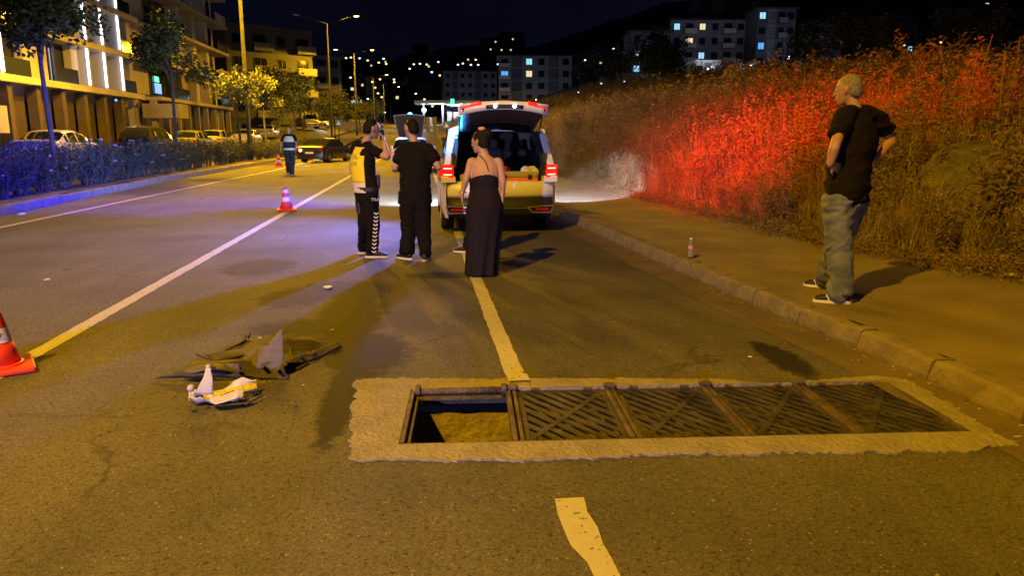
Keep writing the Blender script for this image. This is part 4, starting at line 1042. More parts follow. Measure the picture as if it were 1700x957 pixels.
def add_wheels(t, T):
    for c in T['wheels']:
        for s in (1, -1):
            w = lerp_tab(T['y'], T['w'], c); a, b = WM[T['R']]
            e = bpy.data.objects.new('wheel', a); link(e, t); e.location = (s * (w - .115), c, T['R']); e.rotation_euler = (0, 0, 0 if s > 0 else PI)
            inst('rim', b, e)
def car(T, pm, label, loc, rz, group=None, cat='car', name='parked_car', rear_lit=False, front_lit=False, open_rear=False, plate=True):
    t = thing(name, label, cat, loc, rz, group); body, glass, win = car_geom(T, open_rear)
    body.build('body', pm, t, True, weld=True)
    if glass.f:
        for nm_, cond in (('windscreen', lambda y: y > T['L'] / 2), ('rear_window', lambda y: y < T['L'] / 2)):
            g2 = MB(); g2.v = glass.v; g2.f = [f_ for f_ in glass.f if cond(glass.v[f_[0]][1])]
            if g2.f: g2.build(nm_, M['carglass'], t, True, weld=True)
    for m in win: m.build('side_window', M['carglass'], t, True)
    L = T['L']; zb = T['zb']
    und = MB(); und.box((0, L / 2, zb + .09), (1.35, L - .3, .22)); und.box((0, L / 2, zb + .2), (1.1, L - .6, .3)); und.build('underbody', M['trim'], t)
    add_wheels(t, T)
    for s in (1, -1):
        w = lerp_tab(T['y'], T['w'], T['ws'][1] - .2); zz = lerp_tab(T['y'], T['zs'], T['ws'][1] - .3)
        MB().ball((s * (w + .10), T['ws'][1] - .42, zz + .08), 1, 8, 6, (.12, .07, .085)).build('wing_mirror', pm, t, True)
        if not open_rear:
            zl = lerp_tab(T['y'], T['zs'], .1); MB().box((s * (T['w'][1] - .14), .035, zl - .14), (.26, .09, .15)).build('tail_light', M['taillit'] if rear_lit else M['redlens'], t, bevel=.02)
        MB().ball((s * (T['w'][-2] - .12), L - .10, T['zs'][-2] - .14), 1, 10, 6, (.17, .10, .07)).build('headlight', M['whitelit'] if front_lit else M['hlens'], t, True)
    MB().box((0, L - .03, zb + .22), (1.1, .12, .16)).build('grille', M['trim'], t, bevel=.02)
    if plate: MB().box((0, L + .035, zb + .14), (.5, .02, .11)).build('number_plate', M['plate'], t)
    if plate and not open_rear: MB().box((0, -.015, zb + .36), (.5, .02, .11)).build('number_plate', M['plate'], t)
    return t
def car_copy(src, loc, rz, label, pm=None, group=None):
    c = copy_tree(src, loc, rz, label)
    if group: c['group'] = group
    if pm:
        for ch in c.children:
            if ch.name.startswith(('body', 'wing_mirror')):
                ch.data = ch.data.copy(); ch.data.materials[0] = pm
    return c

# ---------------------------------------------------------------- the white police SUV with its boot open
T = SUV
SX, SY = 1.22, 11.75
suv = car(T, M['white_paint'], 'white police SUV with its boot lid up and tail lights on by the right kerb', (SX, SY, 0), .0, cat='police car', name='police_car', open_rear=True)
bmp = MB()
def bar_sec(pts, y0, w, d=.12):   # bumper-like bar swept across, bowed at its ends
    rings = []
    for k in range(13):
        x = -w + 2 * w * k / 12; bow = .16 * (abs(x) / w) ** 4
        rings.append([Vector((x, y0 + bow + dy, z)) for dy, z in pts])
    return MB().loft(rings)
bar_sec([(.0, .56), (-.035, .62), (-.03, .78), (.05, .82), (.2, .80), (.2, .55)], -.04, .88).build('rear_bumper', M['white_paint'], suv, True)
bar_sec([(-.025, .555), (-.03, .34), (.02, .26), (.2, .26), (.2, .555)], -.04, .875).build('lower_bumper', M['trim'], suv, True)
MB().tube([(-.50, -.075, .40), (0, -.08, .40), (.50, -.075, .40)], .014, 6).build('chrome_strip', M['chrome'], suv)
for s in (1, -1):
    m = MB(); q = [(s * .42, -.085, .42), (s * .84, -.01, .44), (s * .80, -.02, .33), (s * .50, -.08, .34)]
    for a, b in zip(q, q[1:] + q[:1]): m.beam(a, b, .02, .022)
    fg_ = m.build('chrome_surround', M['chrome'], suv)
    MB().box((s * .66, -.06, .385), (.22, .03, .035), rz=s * .2).build('reflector', M['redlens'], fg_)
    # corner wings below the lamps and the D pillars
    tl = MB(); tl.loft([[Vector((s * x, y, z)) for z in (.88, .91, 1.05, 1.07)] for x, y in ((.72, -.035), (.79, -.030), (.86, .01), (.925, .14), (.935, .26))], cap=False)
    tlo = tl.build('tail_light', M['taillit'], suv, True)
    for z in (.925, 1.02): MB().tube([(s * .745, -.045, z), (s * .80, -.04, z), (s * .87, .005, z)], .011, 6).build('light_bar_strip', M['tailhot'], tlo, True)
    MB().loft([[Vector((s * x, y, z)) for x, z in ((.68, .80), (.91, .80), (.91, .90), (.69, .90))] for y in (-.03, .25)]).build('corner_panel', M['white_paint'], suv, bevel=.01)
    MB().beam((s * .80, .06, 1.05), (s * .70, .42, 1.60), .11, .10).build('rear_pillar', M['white_paint'], suv, bevel=.01)
    MB().beam((s * .71, .02, 1.02), (s * .63, .40, 1.56), .07, .07).build('door_seal', M['trim'], suv)
MB().box((0, .62, 1.615), (1.24, .34, .06)).build('roof_edge', M['white_paint'], suv, bevel=.02)
# cargo space
MB().box((0, .80, .76), (1.36, 1.5, .04)).build('cargo_floor', M['liner'], suv)
for s in (1, -1): MB().box((s * .72, .80, 1.0), (.05, 1.5, .5)).build('cargo_side', M['liner'], suv)
for s in (-.42, .0, .42):
    m = MB().box((s, 1.5, 1.02), (.40, .14, .55)); b = m.build('rear_seat', M['liner'], suv, bevel=.04)
    MB().box((s, 1.5, 1.38), (.24, .09, .16)).build('headrest', M['liner'], b, bevel=.03)
for s in (-.38, .38):
    b = MB().box((s, 2.5, 1.10), (.46, .16, .7)).build('front_seat', M['liner'], suv, bevel=.05); MB().box((s, 2.5, 1.54), (.26, .1, .18)).build('headrest', M['liner'], b, bevel=.03)
# tailgate: hinge at the roof edge, lifted a little above level
ang = math.radians(15.5); HY, HZ = .50, 1.66
lid = bpy.data.objects.new('tailgate', None); link(lid, suv); lid.location = (0, HY, HZ)
def LD(u, x, t): return (x, -u * math.cos(ang) - t * math.sin(ang) * 0, u * math.sin(ang) + t)
def lid_sheet(u0, u1, w0, w1, t, th, n=8, crown=.05):
    m = MB(); rings = []
    for i in range(n + 1):
        k = i / n; u = u0 + (u1 - u0) * k; w = w0 + (w1 - w0) * k; up = []; dn = []
        for j in range(9):
            x = -w + 2 * w * j / 8; c = -crown * (x / w) ** 2
            up.append(Vector(LD(u, x, t + c))); dn.append(Vector(LD(u, x, t + c - th)))
        rings.append(up + dn[::-1])
    return m.loft(rings)
me_ = lid_sheet(0, 1.22, .60, .64, .02, .035).mesh('tailgate_skin', M['white_paint'], True)
inst('tailgate_skin', me_, lid)
inst('tailgate_lining', lid_sheet(.06, 1.17, .55, .60, -.02, .05, crown=.05).mesh('tailgate_lining', M['trim'], True), lid)
inst('tailgate_glass', lid_sheet(.10, .55, .47, .52, -.071, .01).mesh('tailgate_glass', M['carglass'], True), lid)
def lip(x0, x1, z0, z1, yy, m, nm, dep=.05):     # pieces along the raised bottom edge, following its crown
    rings = []
    for k in range(11):
        x = x0 + (x1 - x0) * k / 10; c = -.085 * (abs(x) / .64) ** 2.2; yb = yy + .10 * (abs(x) / .64) ** 3
        rings.append([Vector((x, yb, z0 + c)), Vector((x, yb + dep, z0 + c)), Vector((x, yb + dep, z1 + c)), Vector((x, yb, z1 + c))])
    return MB().loft(rings).build(nm, m, lid, True)
ye = -1.22 * math.cos(ang) - .03; ze = 1.22 * math.sin(ang)
lip(-.66, .66, ze - .10, ze + .02, ye, M['white_paint'], 'tailgate_lip')
lip(-.64, -.34, ze - .012, ze + .035, ye - .014, M['taillit'], 'high_light_strip', .02)
lip(.34, .64, ze - .012, ze + .035, ye - .014, M['taillit'], 'high_light_strip', .02)
lip(-.27, .27, ze - .085, ze - .03, ye - .012, M['trim'], 'plate_recess', .02)
for s in (-.14, .14): MB().ball((s, ye - .03, ze - .055), .026, 8, 6).build('plate_light', M['whitelit'], lid, True)
for s in (1, -1): MB().tube([(s * .62, -.75, .13), (s * .63, .0, -.35)], .013, 6).build('gas_strut', M['trim'], lid)
# roof light bar, blue on the left and red on the right
lb = MB().box((0, 1.55, 1.80), (1.05, .26, .06)).build('light_bar', M['trim'], suv, bevel=.015)
M['bluelit'] = mat('blue_beacon_lit', (.1, .3, 1), .3, emit=(.04, .32, 1), estr=16); M['redlit'] = mat('red_beacon_lit', (1, .05, .05), .3, emit=(1, .02, .01), estr=12)
MB().box((-.40, 1.55, 1.865), (.30, .24, .075)).build('blue_beacon', M['bluelit'], lb, bevel=.03)
MB().box((.40, 1.55, 1.865), (.30, .24, .075)).build('red_beacon', M['redlit'], lb, bevel=.03)
MB().box((.61, 1.50, 1.834), (.30, .30, .008)).build('beam_cutoff_plate', M['trim'], lb)  # added plate, cuts the steep red rays off the pavement
MB().box((-.62, 1.58, 1.852), (.26, .16, .006)).build('beam_cutoff_plate', M['trim'], lb); MB().box((-.62, 1.58, 1.922), (.26, .16, .006)).build('beam_top_plate', M['trim'], lb)  # added plates, trim the blue hedge beam below and above
# lower blue repeater on the left rear pillar as in the photograph
M['cyanlit'] = mat('cyan_beacon_lit', (.2, .6, 1), .3, emit=(.08, .55, 1), estr=14)
MB().box((-.69, .34, 1.575), (.15, .08, .085)).build('blue_repeater', M['cyanlit'], suv, bevel=.025); MB().box((-.70, .30, 1.49), (.13, .06, .03)).build('blue_repeater', M['bluelit'], suv, bevel=.012)
lamp('blue_beam', 'SPOT', (-.60, 1.38, 1.93), P_BLUE * 6, BLUE, suv, .06, 140, 1.0, target=(-8, -1.6, .6))
lamp('red_beam', 'SPOT', (.60, 1.50, 1.90), P_REDL * 3.2, RED, suv, .05, 110, 1.0, target=(4.6, 3.2, .9))
# side work light and the headlamps
MB().box((.62, 1.60, 1.83), (.05, .1, .05)).build('alley_light', M['whitelit'], suv)
lamp('blue_beam', 'SPOT', (-.62, 1.58, 1.90), 26000, (.01, .02, 1), suv, .012, 56, .9, target=(-10, 9.5, -.7))
lamp('repeater_glow', 'POINT', (-.80, .18, 1.56), 14, (.05, .35, 1), suv, .05)
lamp('alley_beam', 'SPOT', (.72, 1.62, 1.80), P_WHITE * 9, (.62, .80, 1), suv, .05, 30, .35, target=(3.0, 6.9, -.1))
for s in (.66, -.66): lamp('headlamp_beam', 'SPOT', (s, 4.63, .72), 3500, (.62, .82, 1), suv, .06, 110, 1.0, target=(s - 2.6, 10, -.2))
# flank: dark decal blocks
MB().add([(-.926, .6, .78), (-.926, 1.35, .80), (-.926, 1.25, .93), (-.926, .6, .95)], [(0, 1, 2, 3)]).build('dark_decal', mat('decal_maroon', (.07, .01, .03), .4), suv)

# things lying in the boot
M['orange_case'] = mat('orange_plastic', (.75, .22, .01), .5); M['grey_case'] = mat('grey_plastic', (.36, .35, .33), .5); M['redcloth'] = mat('red_cloth', (.5, .04, .03), .9, nscale=8, namt=.4); M['whitebag'] = mat('white_bag', (.75, .75, .78), .5, nscale=6, namt=.2)
def sworld(x, y, z): return (SX + x, SY + y, z)
b = thing('tool_case', 'orange-bottomed grey tool case lying in the open boot of the police SUV', 'tool case', sworld(.28, .22, .78))
MB().box((0, 0, .045), (.66, .32, .09)).build('base', M['orange_case'], b, bevel=.012); MB().box((0, 0, .135), (.64, .30, .085)).build('lid', M['grey_case'], b, bevel=.015)
for s in (-.2, .2): MB().box((s, -.165, .10), (.06, .02, .07)).build('latch', M['trim'], b)
m = MB(); m.box((0, -.175, .05), (.16, .02, .03)); m.build('handle', M['orange_case'], b)
b = thing('tool_case', 'open grey tray case with jumbled tools on the left of the SUV boot', 'tool case', sworld(-.40, .26, .78)); MB().box((0, 0, .07), (.42, .34, .14)).build('base', M['grey_case'], b, bevel=.012)
for k in range(6): MB().tube([(-.16 + .06 * k, -.12, .15 + .01 * (k % 3)), (-.12 + .05 * k, .1, .17)], .014, 6).build('tool', M['orange_case'] if k % 2 else M['chrome'], b)
def crumple(name, m, loc, size, seed, label, cat):
    bm_ = bmesh.new(); bmesh.ops.create_icosphere(bm_, subdivisions=4, radius=1)
    for v0 in bm_.verts:
        c = v0.co.copy(); k = 1 + .28 * noise.noise(c * 1.7 + Vector((seed, 0, 0))) + .14 * abs(noise.noise(c * 4 + Vector((0, seed, 0))))
        v0.co = Vector((c.x * size[0], c.y * size[1], max(-.02, c.z * size[2] * k + size[2] * .6))) * 1; v0.co.x *= k; v0.co.y *= k
    me = bpy.data.meshes.new(name); bm_.to_mesh(me); bm_.free(); me.materials.append(m); me.shade_smooth(); o = inst(name, me, None, loc); return tag(o, label, cat)
crumple('red_jacket', M['redcloth'], sworld(.06, .42, .80), (.17, .15, .16), 2, 'crumpled red jacket heaped behind the tool case in the boot', 'jacket')
crumple('white_bag', M['whitebag'], sworld(.52, .40, .80), (.16, .14, .15), 5, 'white plastic bag glowing on the right of the SUV boot', 'bag')

# ---------------------------------------------------------------- second police car ahead, tail towards us, boot up
q = G(655, 284)
pc = car(HATCH, M['white_paint'], 'second police car with a blue band, parked farther ahead behind the two men', (-.42, 33.5, 0), -.03, cat='police car', name='police_car', rear_lit=True)
MB().box((0, -.03, .60), (1.55, .03, .16)).build('blue_band', mat('blue_decal', (.02, .18, .6), .4), pc)
MB().box((0, .55, 1.56), (.9, .25, .09)).build('light_bar', M['bluelit'], pc, bevel=.03)
m = MB()
for s in (1, -1):
    m.tube([(s * .50, .45, 1.46), (s * .66, -.25, 2.38)], .018, 6)
m.tube([(-.66, -.25, 2.38), (0, -.30, 2.44), (.66, -.25, 2.38)], .02, 6)
lidp = m.build('boot_lid_frame', M['frame'], pc)
MB().add([(-.52, .45, 1.47), (.52, .45, 1.47), (.66, -.25, 2.38), (0, -.30, 2.43), (-.66, -.25, 2.38)], [(0, 1, 2, 3, 4)]).build('boot_lid_glass', mat('lid_glass', (.06, .045, .035), .3, spec=.4), lidp)
MB().tube([(0, .55, 1.6), (0, .55, 2.3)], .03, 6).build('beacon_mast', M['trim'], pc)
MB().ball((0, .55, 2.42), .12, 8, 6).build('blue_beacon', M['bluelit'], pc, True)
lamp('beacon_light', 'POINT', (0, .2, 2.7), 500, (.04, .12, 1), pc, .1)

# ---------------------------------------------------------------- dark crashed car across the left lane
q = G(575, 264)
dk = car(SEDAN, paint('dark_blue', (.012, .013, .02)), 'dark car standing askew by the median beyond the walking officer, one lamp glowing', (-6.4, 45.6, 0), -.30, name='dark_car', rear_lit=False)
MB().ball((-.55, -.03, .72), .085, 8, 6).build('lit_lamp', mat('lamp_orange_white', (1, .7, .5), .4, emit=(1, .6, .4), estr=5), dk, True)
crumple('debris_heap', mat('greenish_plastic', (.10, .16, .15), .5), (-5.9, 45.0, .0), (.34, .22, .14), 9, 'small greenish heap of wreckage lying under the back of the dark car', 'debris')

# ---------------------------------------------------------------- parked cars beyond the hedge
def gz(x, y): return tz(x, y) + .04
grp = 'cars parked along the service road'
def pk(T_, pm, lb, px, Xw, rz, **k):
    y = mx(px, Xw); return car(T_, pm, lb, (Xw, y, gz(Xw, y)), rz, group=grp, **k)
pk(SEDAN, paint('silver', (.38, .38, .38)), 'silver saloon parked behind the first tree at the left edge', 48, -14.6, .0)
pk(SUV, paint('near_black', (.02, .02, .02), .2), 'black off-roader with a pale roof rack between the two dark trees', 222, -14.8, .0)
pk(HATCH, paint('grey', (.16, .16, .16)), 'grey hatchback parked right of the slim dark tree', 304, -15.2, .0)
pk(HATCH, paint('beige', (.45, .42, .33)), 'pale hatchback parked in front of the second apartment block', 347, -15.4, .0)
pk(SEDAN, paint('light', (.40, .40, .38)), 'pale saloon parked behind the tall lamp column', 402, -15.4, .0)
pk(SEDAN, paint('mid', (.25, .25, .25)), 'grey saloon parked right of the tall lamp column', 438, -15.4, .0)
pk(VAN, paint('cream', (.55, .54, .5)), 'white van facing us in the yellow light, beside the walking officer', 513, -14.6, PI + .25, front_lit=False)
hl = pk(HATCH, paint('bluewhite', (.5, .52, .55)), 'small white car with its headlights on, right of the parked white van', 537, -13.6, PI + .1, front_lit=True)
lamp('headlamp_beam', 'SPOT', (0, 4.25, .7), 300, (.7, .85, 1), hl, .1, 90, .6, target=(0, 9, .2))
pk(HATCH, paint('yellow', (.55, .42, .10)), 'yellow car parked highest up the side road behind the median', 549, -21, .3)

# unseen police car, added to throw cold light on the wreckage and left lane
bc = car(HATCH, M['white_paint'], 'unseen police car added behind the viewer on the left lane, lamps on', (-5.0, -13.0, 0), -.02, cat='police car', name='police_car', front_lit=True)
MB().box((0, 1.3, 1.56), (.9, .25, .09)).build('light_bar', M['bluelit'], bc, bevel=.03)
lamp('roof_beam', 'SPOT', (.2, 1.5, 1.72), 8500, (.50, .47, 1), bc, .1, 38, .9, target=(2.4, 17.5, .9))
# ================================================================ people
M['skin'] = mat('skin', (.40, .24, .165), .6, nscale=12, namt=.12); M['skin_old'] = mat('skin_ruddy', (.38, .22, .15), .6, nscale=14, namt=.15)
M['hair_dark'] = mat('dark_hair', (.006, .0045, .004), .6, spec=.25, nscale=60, namt=.5, bump=.8, bscale=90); M['hair_grey'] = mat('grey_hair', (.24, .225, .20), .7, nscale=50, namt=.45, bump=.8, bscale=80)
M['blackcloth'] = mat('black_cotton', (.008, .0065, .0075), .95, bump=.3, bscale=120, spec=.12); M['blacktrouser'] = mat('black_trousers', (.007, .006, .0075), .95, bump=.3, bscale=140, spec=.12); M['dress'] = mat('dark_dress', (.008, .006, .012), .85, spec=.2)
M['jeans'] = mat('faded_jeans', (.17, .20, .24), .9, nscale=5, col2=(.07, .085, .11), bump=.35, bscale=150, detail=8); M['yellowvest'] = mat('yellow_vest', (.80, .66, .02), .7, nscale=6, namt=.12, emit=None); M['silvervest'] = mat('reflective_silver', (.6, .6, .58), .45)
M['shoe'] = mat('dark_shoe', (.015, .015, .016), .6); M['sole'] = mat('white_sole', (.62, .60, .54), .7); M['eye'] = mat('eye_white', (.5, .48, .45), .3); M['gold'] = mat('gold_bracelet', (.7, .45, .12), .3, .9); M['navy'] = mat('navy_cloth', (.012, .016, .04), .85)
def frame_of(d, lat):
    d = d.normalized(); a = (lat - d * lat.dot(d)); a = a.normalized() if a.length > 1e-4 else d.orthogonal().normalized(); return a, d.cross(a).normalized()
def sweep(m, pts, rad, lat, n=14, cap=True):       # pts: vectors; rad: (rx, ry); lat: one lateral vector or one per point
    pts = [Vector(p) for p in pts]; k = len(pts); rings = []
    R_ = [(r, r) if not isinstance(r, tuple) else r for r in rad]
    if cap:
        d0 = (pts[0] - pts[1]).normalized(); d1 = (pts[-1] - pts[-2]).normalized(); e0 = min(R_[0]) * .45; e1 = min(R_[-1]) * .45
        pts = [pts[0] + d0 * e0] + pts + [pts[-1] + d1 * e1]; R_ = [(R_[0][0] * .55, R_[0][1] * .55)] + R_ + [(R_[-1][0] * .55, R_[-1][1] * .55)]
    L_ = lat if isinstance(lat, list) else [lat] * k
    if cap: L_ = [L_[0]] + L_ + [L_[-1]]
    for i, p in enumerate(pts):
        d = pts[min(i + 1, len(pts) - 1)] - pts[max(i - 1, 0)]; a, b = frame_of(d, L_[i])
        rings.append([p + a * math.cos(2 * PI * j / n) * R_[i][0] + b * math.sin(2 * PI * j / n) * R_[i][1] for j in range(n)])
    m.loft(rings)
def spl(pts, rad, n=4):     # smooth interpolation of a joint chain
    P_ = [Vector(p) for p in pts]; R_ = [(r, r) if not isinstance(r, tuple) else r for r in rad]; op = []; orr = []
    for i in range(len(P_) - 1):
        a, b, c, d = P_[max(0, i - 1)], P_[i], P_[i + 1], P_[min(len(P_) - 1, i + 2)]
        for k in range(n):
            t = k / n; op.append(.5 * ((2 * b) + (c - a) * t + (2 * a - 5 * b + 4 * c - d) * t * t + (3 * b - a - 3 * c + d) * t ** 3) * 1.0)
            orr.append(tuple(R_[i][q] + (R_[i + 1][q] - R_[i][q]) * t for q in (0, 1)))
    op.append(P_[-1]); orr.append(R_[-1]); return op, orr
def fuse(name, m, material, voxel, parent, smooth=2, fold=None, origin=None):
    me = bpy.data.meshes.new(name); o_ = origin or Vector(); me.from_pydata([tuple(Vector(v) - o_) for v in m.v], [], m.f)
    bm_ = bmesh.new(); bm_.from_mesh(me); bmesh.ops.recalc_face_normals(bm_, faces=bm_.faces); bm_.to_mesh(me); bm_.free()
    o = bpy.data.objects.new(name, me); C.objects.link(o)
    r = o.modifiers.new('r', 'REMESH'); r.mode = 'VOXEL'; r.voxel_size = voxel; r.use_smooth_shade = True
    s = o.modifiers.new('s', 'SMOOTH'); s.iterations = smooth; s.factor = .6
    dg = bpy.context.evaluated_depsgraph_get(); nm = bpy.data.meshes.new_from_object(o.evaluated_get(dg)); o.modifiers.clear(); o.data = nm; bpy.data.meshes.remove(me); nm.name = name
    nm.materials.clear(); nm.materials.append(material)
    if fold:
        nn = [v.normal.copy() for v in nm.vertices]
        for v, n_ in zip(nm.vertices, nn): v.co = v.co + n_ * fold(v.co + o_, n_)
        nm.update()
    nm.shade_smooth(); o.parent = parent; return o
def hand(m, wr, d, n, thumb, s=1.0, curl=.5, spread=.12):     # wrist, direction, palm normal (fingers curl towards it), thumb side vector
    d = d.normalized(); n = (n - d * n.dot(d)).normalized(); L = thumb - d * thumb.dot(d) - n * thumb.dot(n); L = L.normalized()
    sweep(m, [wr - d * .015 * s, wr + d * .03 * s, wr + d * .085 * s], [(.026 * s, .019 * s), (.038 * s, .017 * s), (.042 * s, .014 * s)], L, 10)
    for i, ln in enumerate((.072, .080, .074, .058)):
        b = wr + d * .088 * s + L * (.031 - .0205 * i) * s; dd = (d + L * spread * (1.2 - .8 * i)).normalized(); pts = [b - dd * .01]; ax = n
        p = b
        for k, f_ in enumerate((.45, .32, .25)):
            a = curl * (.5 + .5 * k + .08 * i); e = (dd * math.cos(a) + n * math.sin(a)); p = p + e * ln * f_ * s; pts.append(p)
        sweep(m, pts, [.0095 * s, .009 * s, .0082 * s, .0068 * s], L, 8)
    b = wr + d * .03 * s + L * .032 * s; t1 = b + (d * .7 + L * .8).normalized() * .035 * s; t2 = t1 + (d * .95 + L * .25 + n * .3).normalized() * .032 * s
    sweep(m, [b - L * .01, t1, t2], [.013 * s, .011 * s, .0085 * s], n, 8)
def person(label, J, base, hair='hair_dark', skin='skin', voxel=.011, top=None, lower=None, shoes=None, group=None, heads=1.0, body_scale=1.0, hairdo='short', female=False, shorts_sleeve=.6):
    base = Vector(base); t = thing('person', label, 'person', base, 0, group); k = body_scale
    lat_s = (J['shR'] - J['shL']).normalized(); lat_p = J['latp'].normalized() if 'latp' in J else lat_s
    up = Vector((0, 0, 1)); N_, Pv = J['neck'], J['pelvis']; Ch = J['chest']; hd = J['head']; hf = J['face'].normalized()
    hu = (hd - N_).normalized().lerp(up, .7).normalized(); hf = (hf - hu * hf.dot(hu)).normalized(); hl = hf.cross(hu).normalized()
    B = MB()
    # torso
    w = .155 if female else .165
    tp, tr = spl([Pv - up * .07, Pv, Pv.lerp(Ch, .45), Ch, Ch.lerp(N_, .62), N_], [(w * k, .105 * k), (w * k, .115 * k), (.135 * k if female else .15 * k, .10 * k), (.165 * k, .115 * k), (.15 * k, .085 * k), (.06, .055)], 3)
    lats = [lat_p.lerp(lat_s, min(1, i / (len(tp) - 1) * 1.6)) for i in range(len(tp))]
    sweep(B, tp, tr, lats, 18)
    sweep(B, [N_ - hu * .03, N_.lerp(hd, .5), hd - hu * .03], [.060, .053, .055], lat_s, 12)
    S_ = heads
    rings = [(-.115, .026, .03, .060), (-.098, .042, .050, .042), (-.068, .056, .075, .020), (-.03, .067, .089, .008), (.02, .074, .097, -.001), (.06, .071, .094, -.006), (.092, .056, .078, -.008), (.113, .028, .042, -.010)]
    B.loft([[hd + hu * z * S_ + hf * f_ * S_ + hl * math.cos(2 * PI * j / 18) * a * S_ + hf * math.sin(2 * PI * j / 18) * b * S_ for j in range(18)] for z, a, b, f_ in rings])
    sweep(B, [hd + hf * .090 * S_ + hu * .022 * S_, hd + hf * .108 * S_ - hu * .012 * S_, hd + hf * .116 * S_ - hu * .026 * S_], [.010, .013, .016], hl, 8)
    sweep(B, [hd + hf * .082 * S_ + hu * .036 * S_ - hl * .045 * S_, hd + hf * .096 * S_ + hu * .040 * S_, hd + hf * .082 * S_ + hu * .036 * S_ + hl * .045 * S_], [.010, .012, .010], hu, 8)
    sweep(B, [hd + hf * .092 * S_ - hu * .058 * S_ - hl * .022 * S_, hd + hf * .101 * S_ - hu * .056 * S_, hd + hf * .092 * S_ - hu * .058 * S_ + hl * .022 * S_], [.008, .011, .008], hu, 8)
    for s in (1, -1): sweep(B, [hd + hl * s * .073 * S_ - hu * .030 * S_ + hf * .004, hd + hl * s * .083 * S_ + hf * -.006, hd + hl * s * .080 * S_ + hu * .030 * S_ - hf * .012], [(.012, .007), (.020, .008), (.013, .007)], hf, 8)
    # arms
    for s, c in (('L', -1), ('R', 1)):
        sh, el, wr = J['sh' + s], J['el' + s], J['wr' + s]; a0 = (.046 if female else .052) * k
        pts, rr_ = spl([sh.lerp(N_, .22), sh, sh.lerp(el, .45), el, el.lerp(wr, .35), wr], [a0, a0 * 1.02, a0 * .9, a0 * .78, a0 * .80, a0 * .52], 3); sweep(B, pts, rr_, lat_s, 12)
        hd_, hn, ht = J['hand' + s]; hand(B, wr, hd_, hn, ht, 1.0, J.get('curl' + s, .45))
    # legs
    for s in 'LR':
        hp, kn, an = J['hip' + s], J['kn' + s], J['an' + s]; pts, rr_ = spl([hp + up * .02, hp.lerp(kn, .35), kn, kn.lerp(an, .3), an], [.088 * k, .078 * k, .055 * k, .057 * k, .036 * k], 3); sweep(B, pts, rr_, lat_p, 12)
        fd = J['foot' + s].normalized(); sweep(B, [an - fd * .03 - up * .01, an + fd * .05 - up * .035, an + fd * .14 - up * .055], [.034, .034, .024], up, 8)
    fuse('body', B, M[skin], voxel, t, origin=base)
    # eyes
    for s in (1, -1): MB().ball(hd + hf * .088 * S_ + hl * s * .031 * S_ + hu * .014 * S_ - base, .0105, 8, 6).build('eye', M['eye'], t, True); MB().ball(hd + hf * .0975 * S_ + hl * s * .031 * S_ + hu * .014 * S_ - base, .0055, 6, 4).build('pupil', M['shoe'], t.children[-1], True)
    # hair: a cap sitting back on the skull, hairline in front left free
    Hh = MB(); capr = [(-.065, .052, .040, -.060), (-.035, .071, .058, -.052), (.005, .0775, .070, -.040), (.045, .079, .086, -.022), (.082, .067, .085, -.012), (.108, .046, .060, -.012), (.124, .02, .03, -.014)]
    if hairdo != 'short': capr = [(-.07, .06, .05, -.058), (-.03, .08, .075, -.040), (.01, .085, .092, -.024), (.055, .083, .099, -.013), (.095, .068, .088, -.012), (.125, .035, .05, -.014)]
    Hh.loft([[hd + hu * z * S_ + hf * f_ * S_ + hl * math.cos(2 * PI * j / 20) * a * S_ + hf * math.sin(2 * PI * j / 20) * b * S_ for j in range(20)] for z, a, b, f_ in capr])
    if hairdo == 'bun': Hh.ball(hd - hf * .095 + hu * .075, .062, 12, 8)
    fuse('hair', Hh, M[hair], .007, t, 1, lambda c, n_: .0025 * noise.noise(c * 45) + .002 * noise.noise(c * 120), base)
    # lower garment
    if lower:
        mt, ext, hem, foldk = lower; Lg = MB()
        for s in 'LR':
            hp, kn, an = J['hip' + s], J['kn' + s], J['an' + s]; pts, rr_ = spl([hp + up * .05, hp.lerp(kn, .4), kn, kn.lerp(an, .5), an - up * (.02 - hem)], [(.102 + ext) * k, (.088 + ext) * k, (.070 + ext) * k, (.068 + ext) * k, (.066 + ext) * k], 4); sweep(Lg, pts, rr_, lat_p, 16)
        sweep(Lg, [Pv - up * .09, Pv, Pv + up * .09], [((w + .008) * k, (.118 + ext) * k), ((w + .012) * k, (.127 + ext) * k), ((w - .002) * k, (.115 + ext) * k)], lat_p, 18)
        def fold(c, n_):
            z = c.z; lo = min(J['anL'].z, J['anR'].z); kz = (z - lo) / max(.1, (Pv.z - lo)); q = noise.noise(Vector((c.x * 5, c.y * 5, c.z * 9 + 3 * noise.noise(c * 3)))); amp = .007 + .012 * max(0, 1 - abs(kz - .0) * 3.2) + .006 * max(0, 1 - abs(kz - .47) * 5) + .005 * max(0, 1 - abs(kz - .85) * 5)
            q2 = noise.noise(Vector((c.x * 9 + c.z * 4, c.y * 9, c.z * 16))); return foldk * (amp * (1 - abs(q) * 2.6) + .0035 * (1 - abs(q2) * 3))
        fuse('trousers' if mt != 'jeans' else 'jeans', Lg, M[mt], max(.009, voxel), t, 1, fold, base)
    if top:
        mt, ext, hem, foldk = top; Tp = MB(); belly = J.get('belly', 0)
        fwd = up.cross(lat_s).normalized()
        tp, tr = spl([Pv - up * hem, Pv + up * .06, Pv.lerp(Ch, .5) + fwd * belly * .4, Ch, Ch.lerp(N_, .55), N_.lerp(Ch, .06)], [((w + .018) * k + ext, (.125 + ext) * k + belly * .5), ((w + .014) * k + ext, (.124 + ext) * k + belly * .6), (.162 * k + ext, (.118 + ext) * k + belly * .5), (.180 * k + ext, (.126 + ext) * k), (.155 * k + ext, (.098 + ext) * k), (.070, .064)], 4)
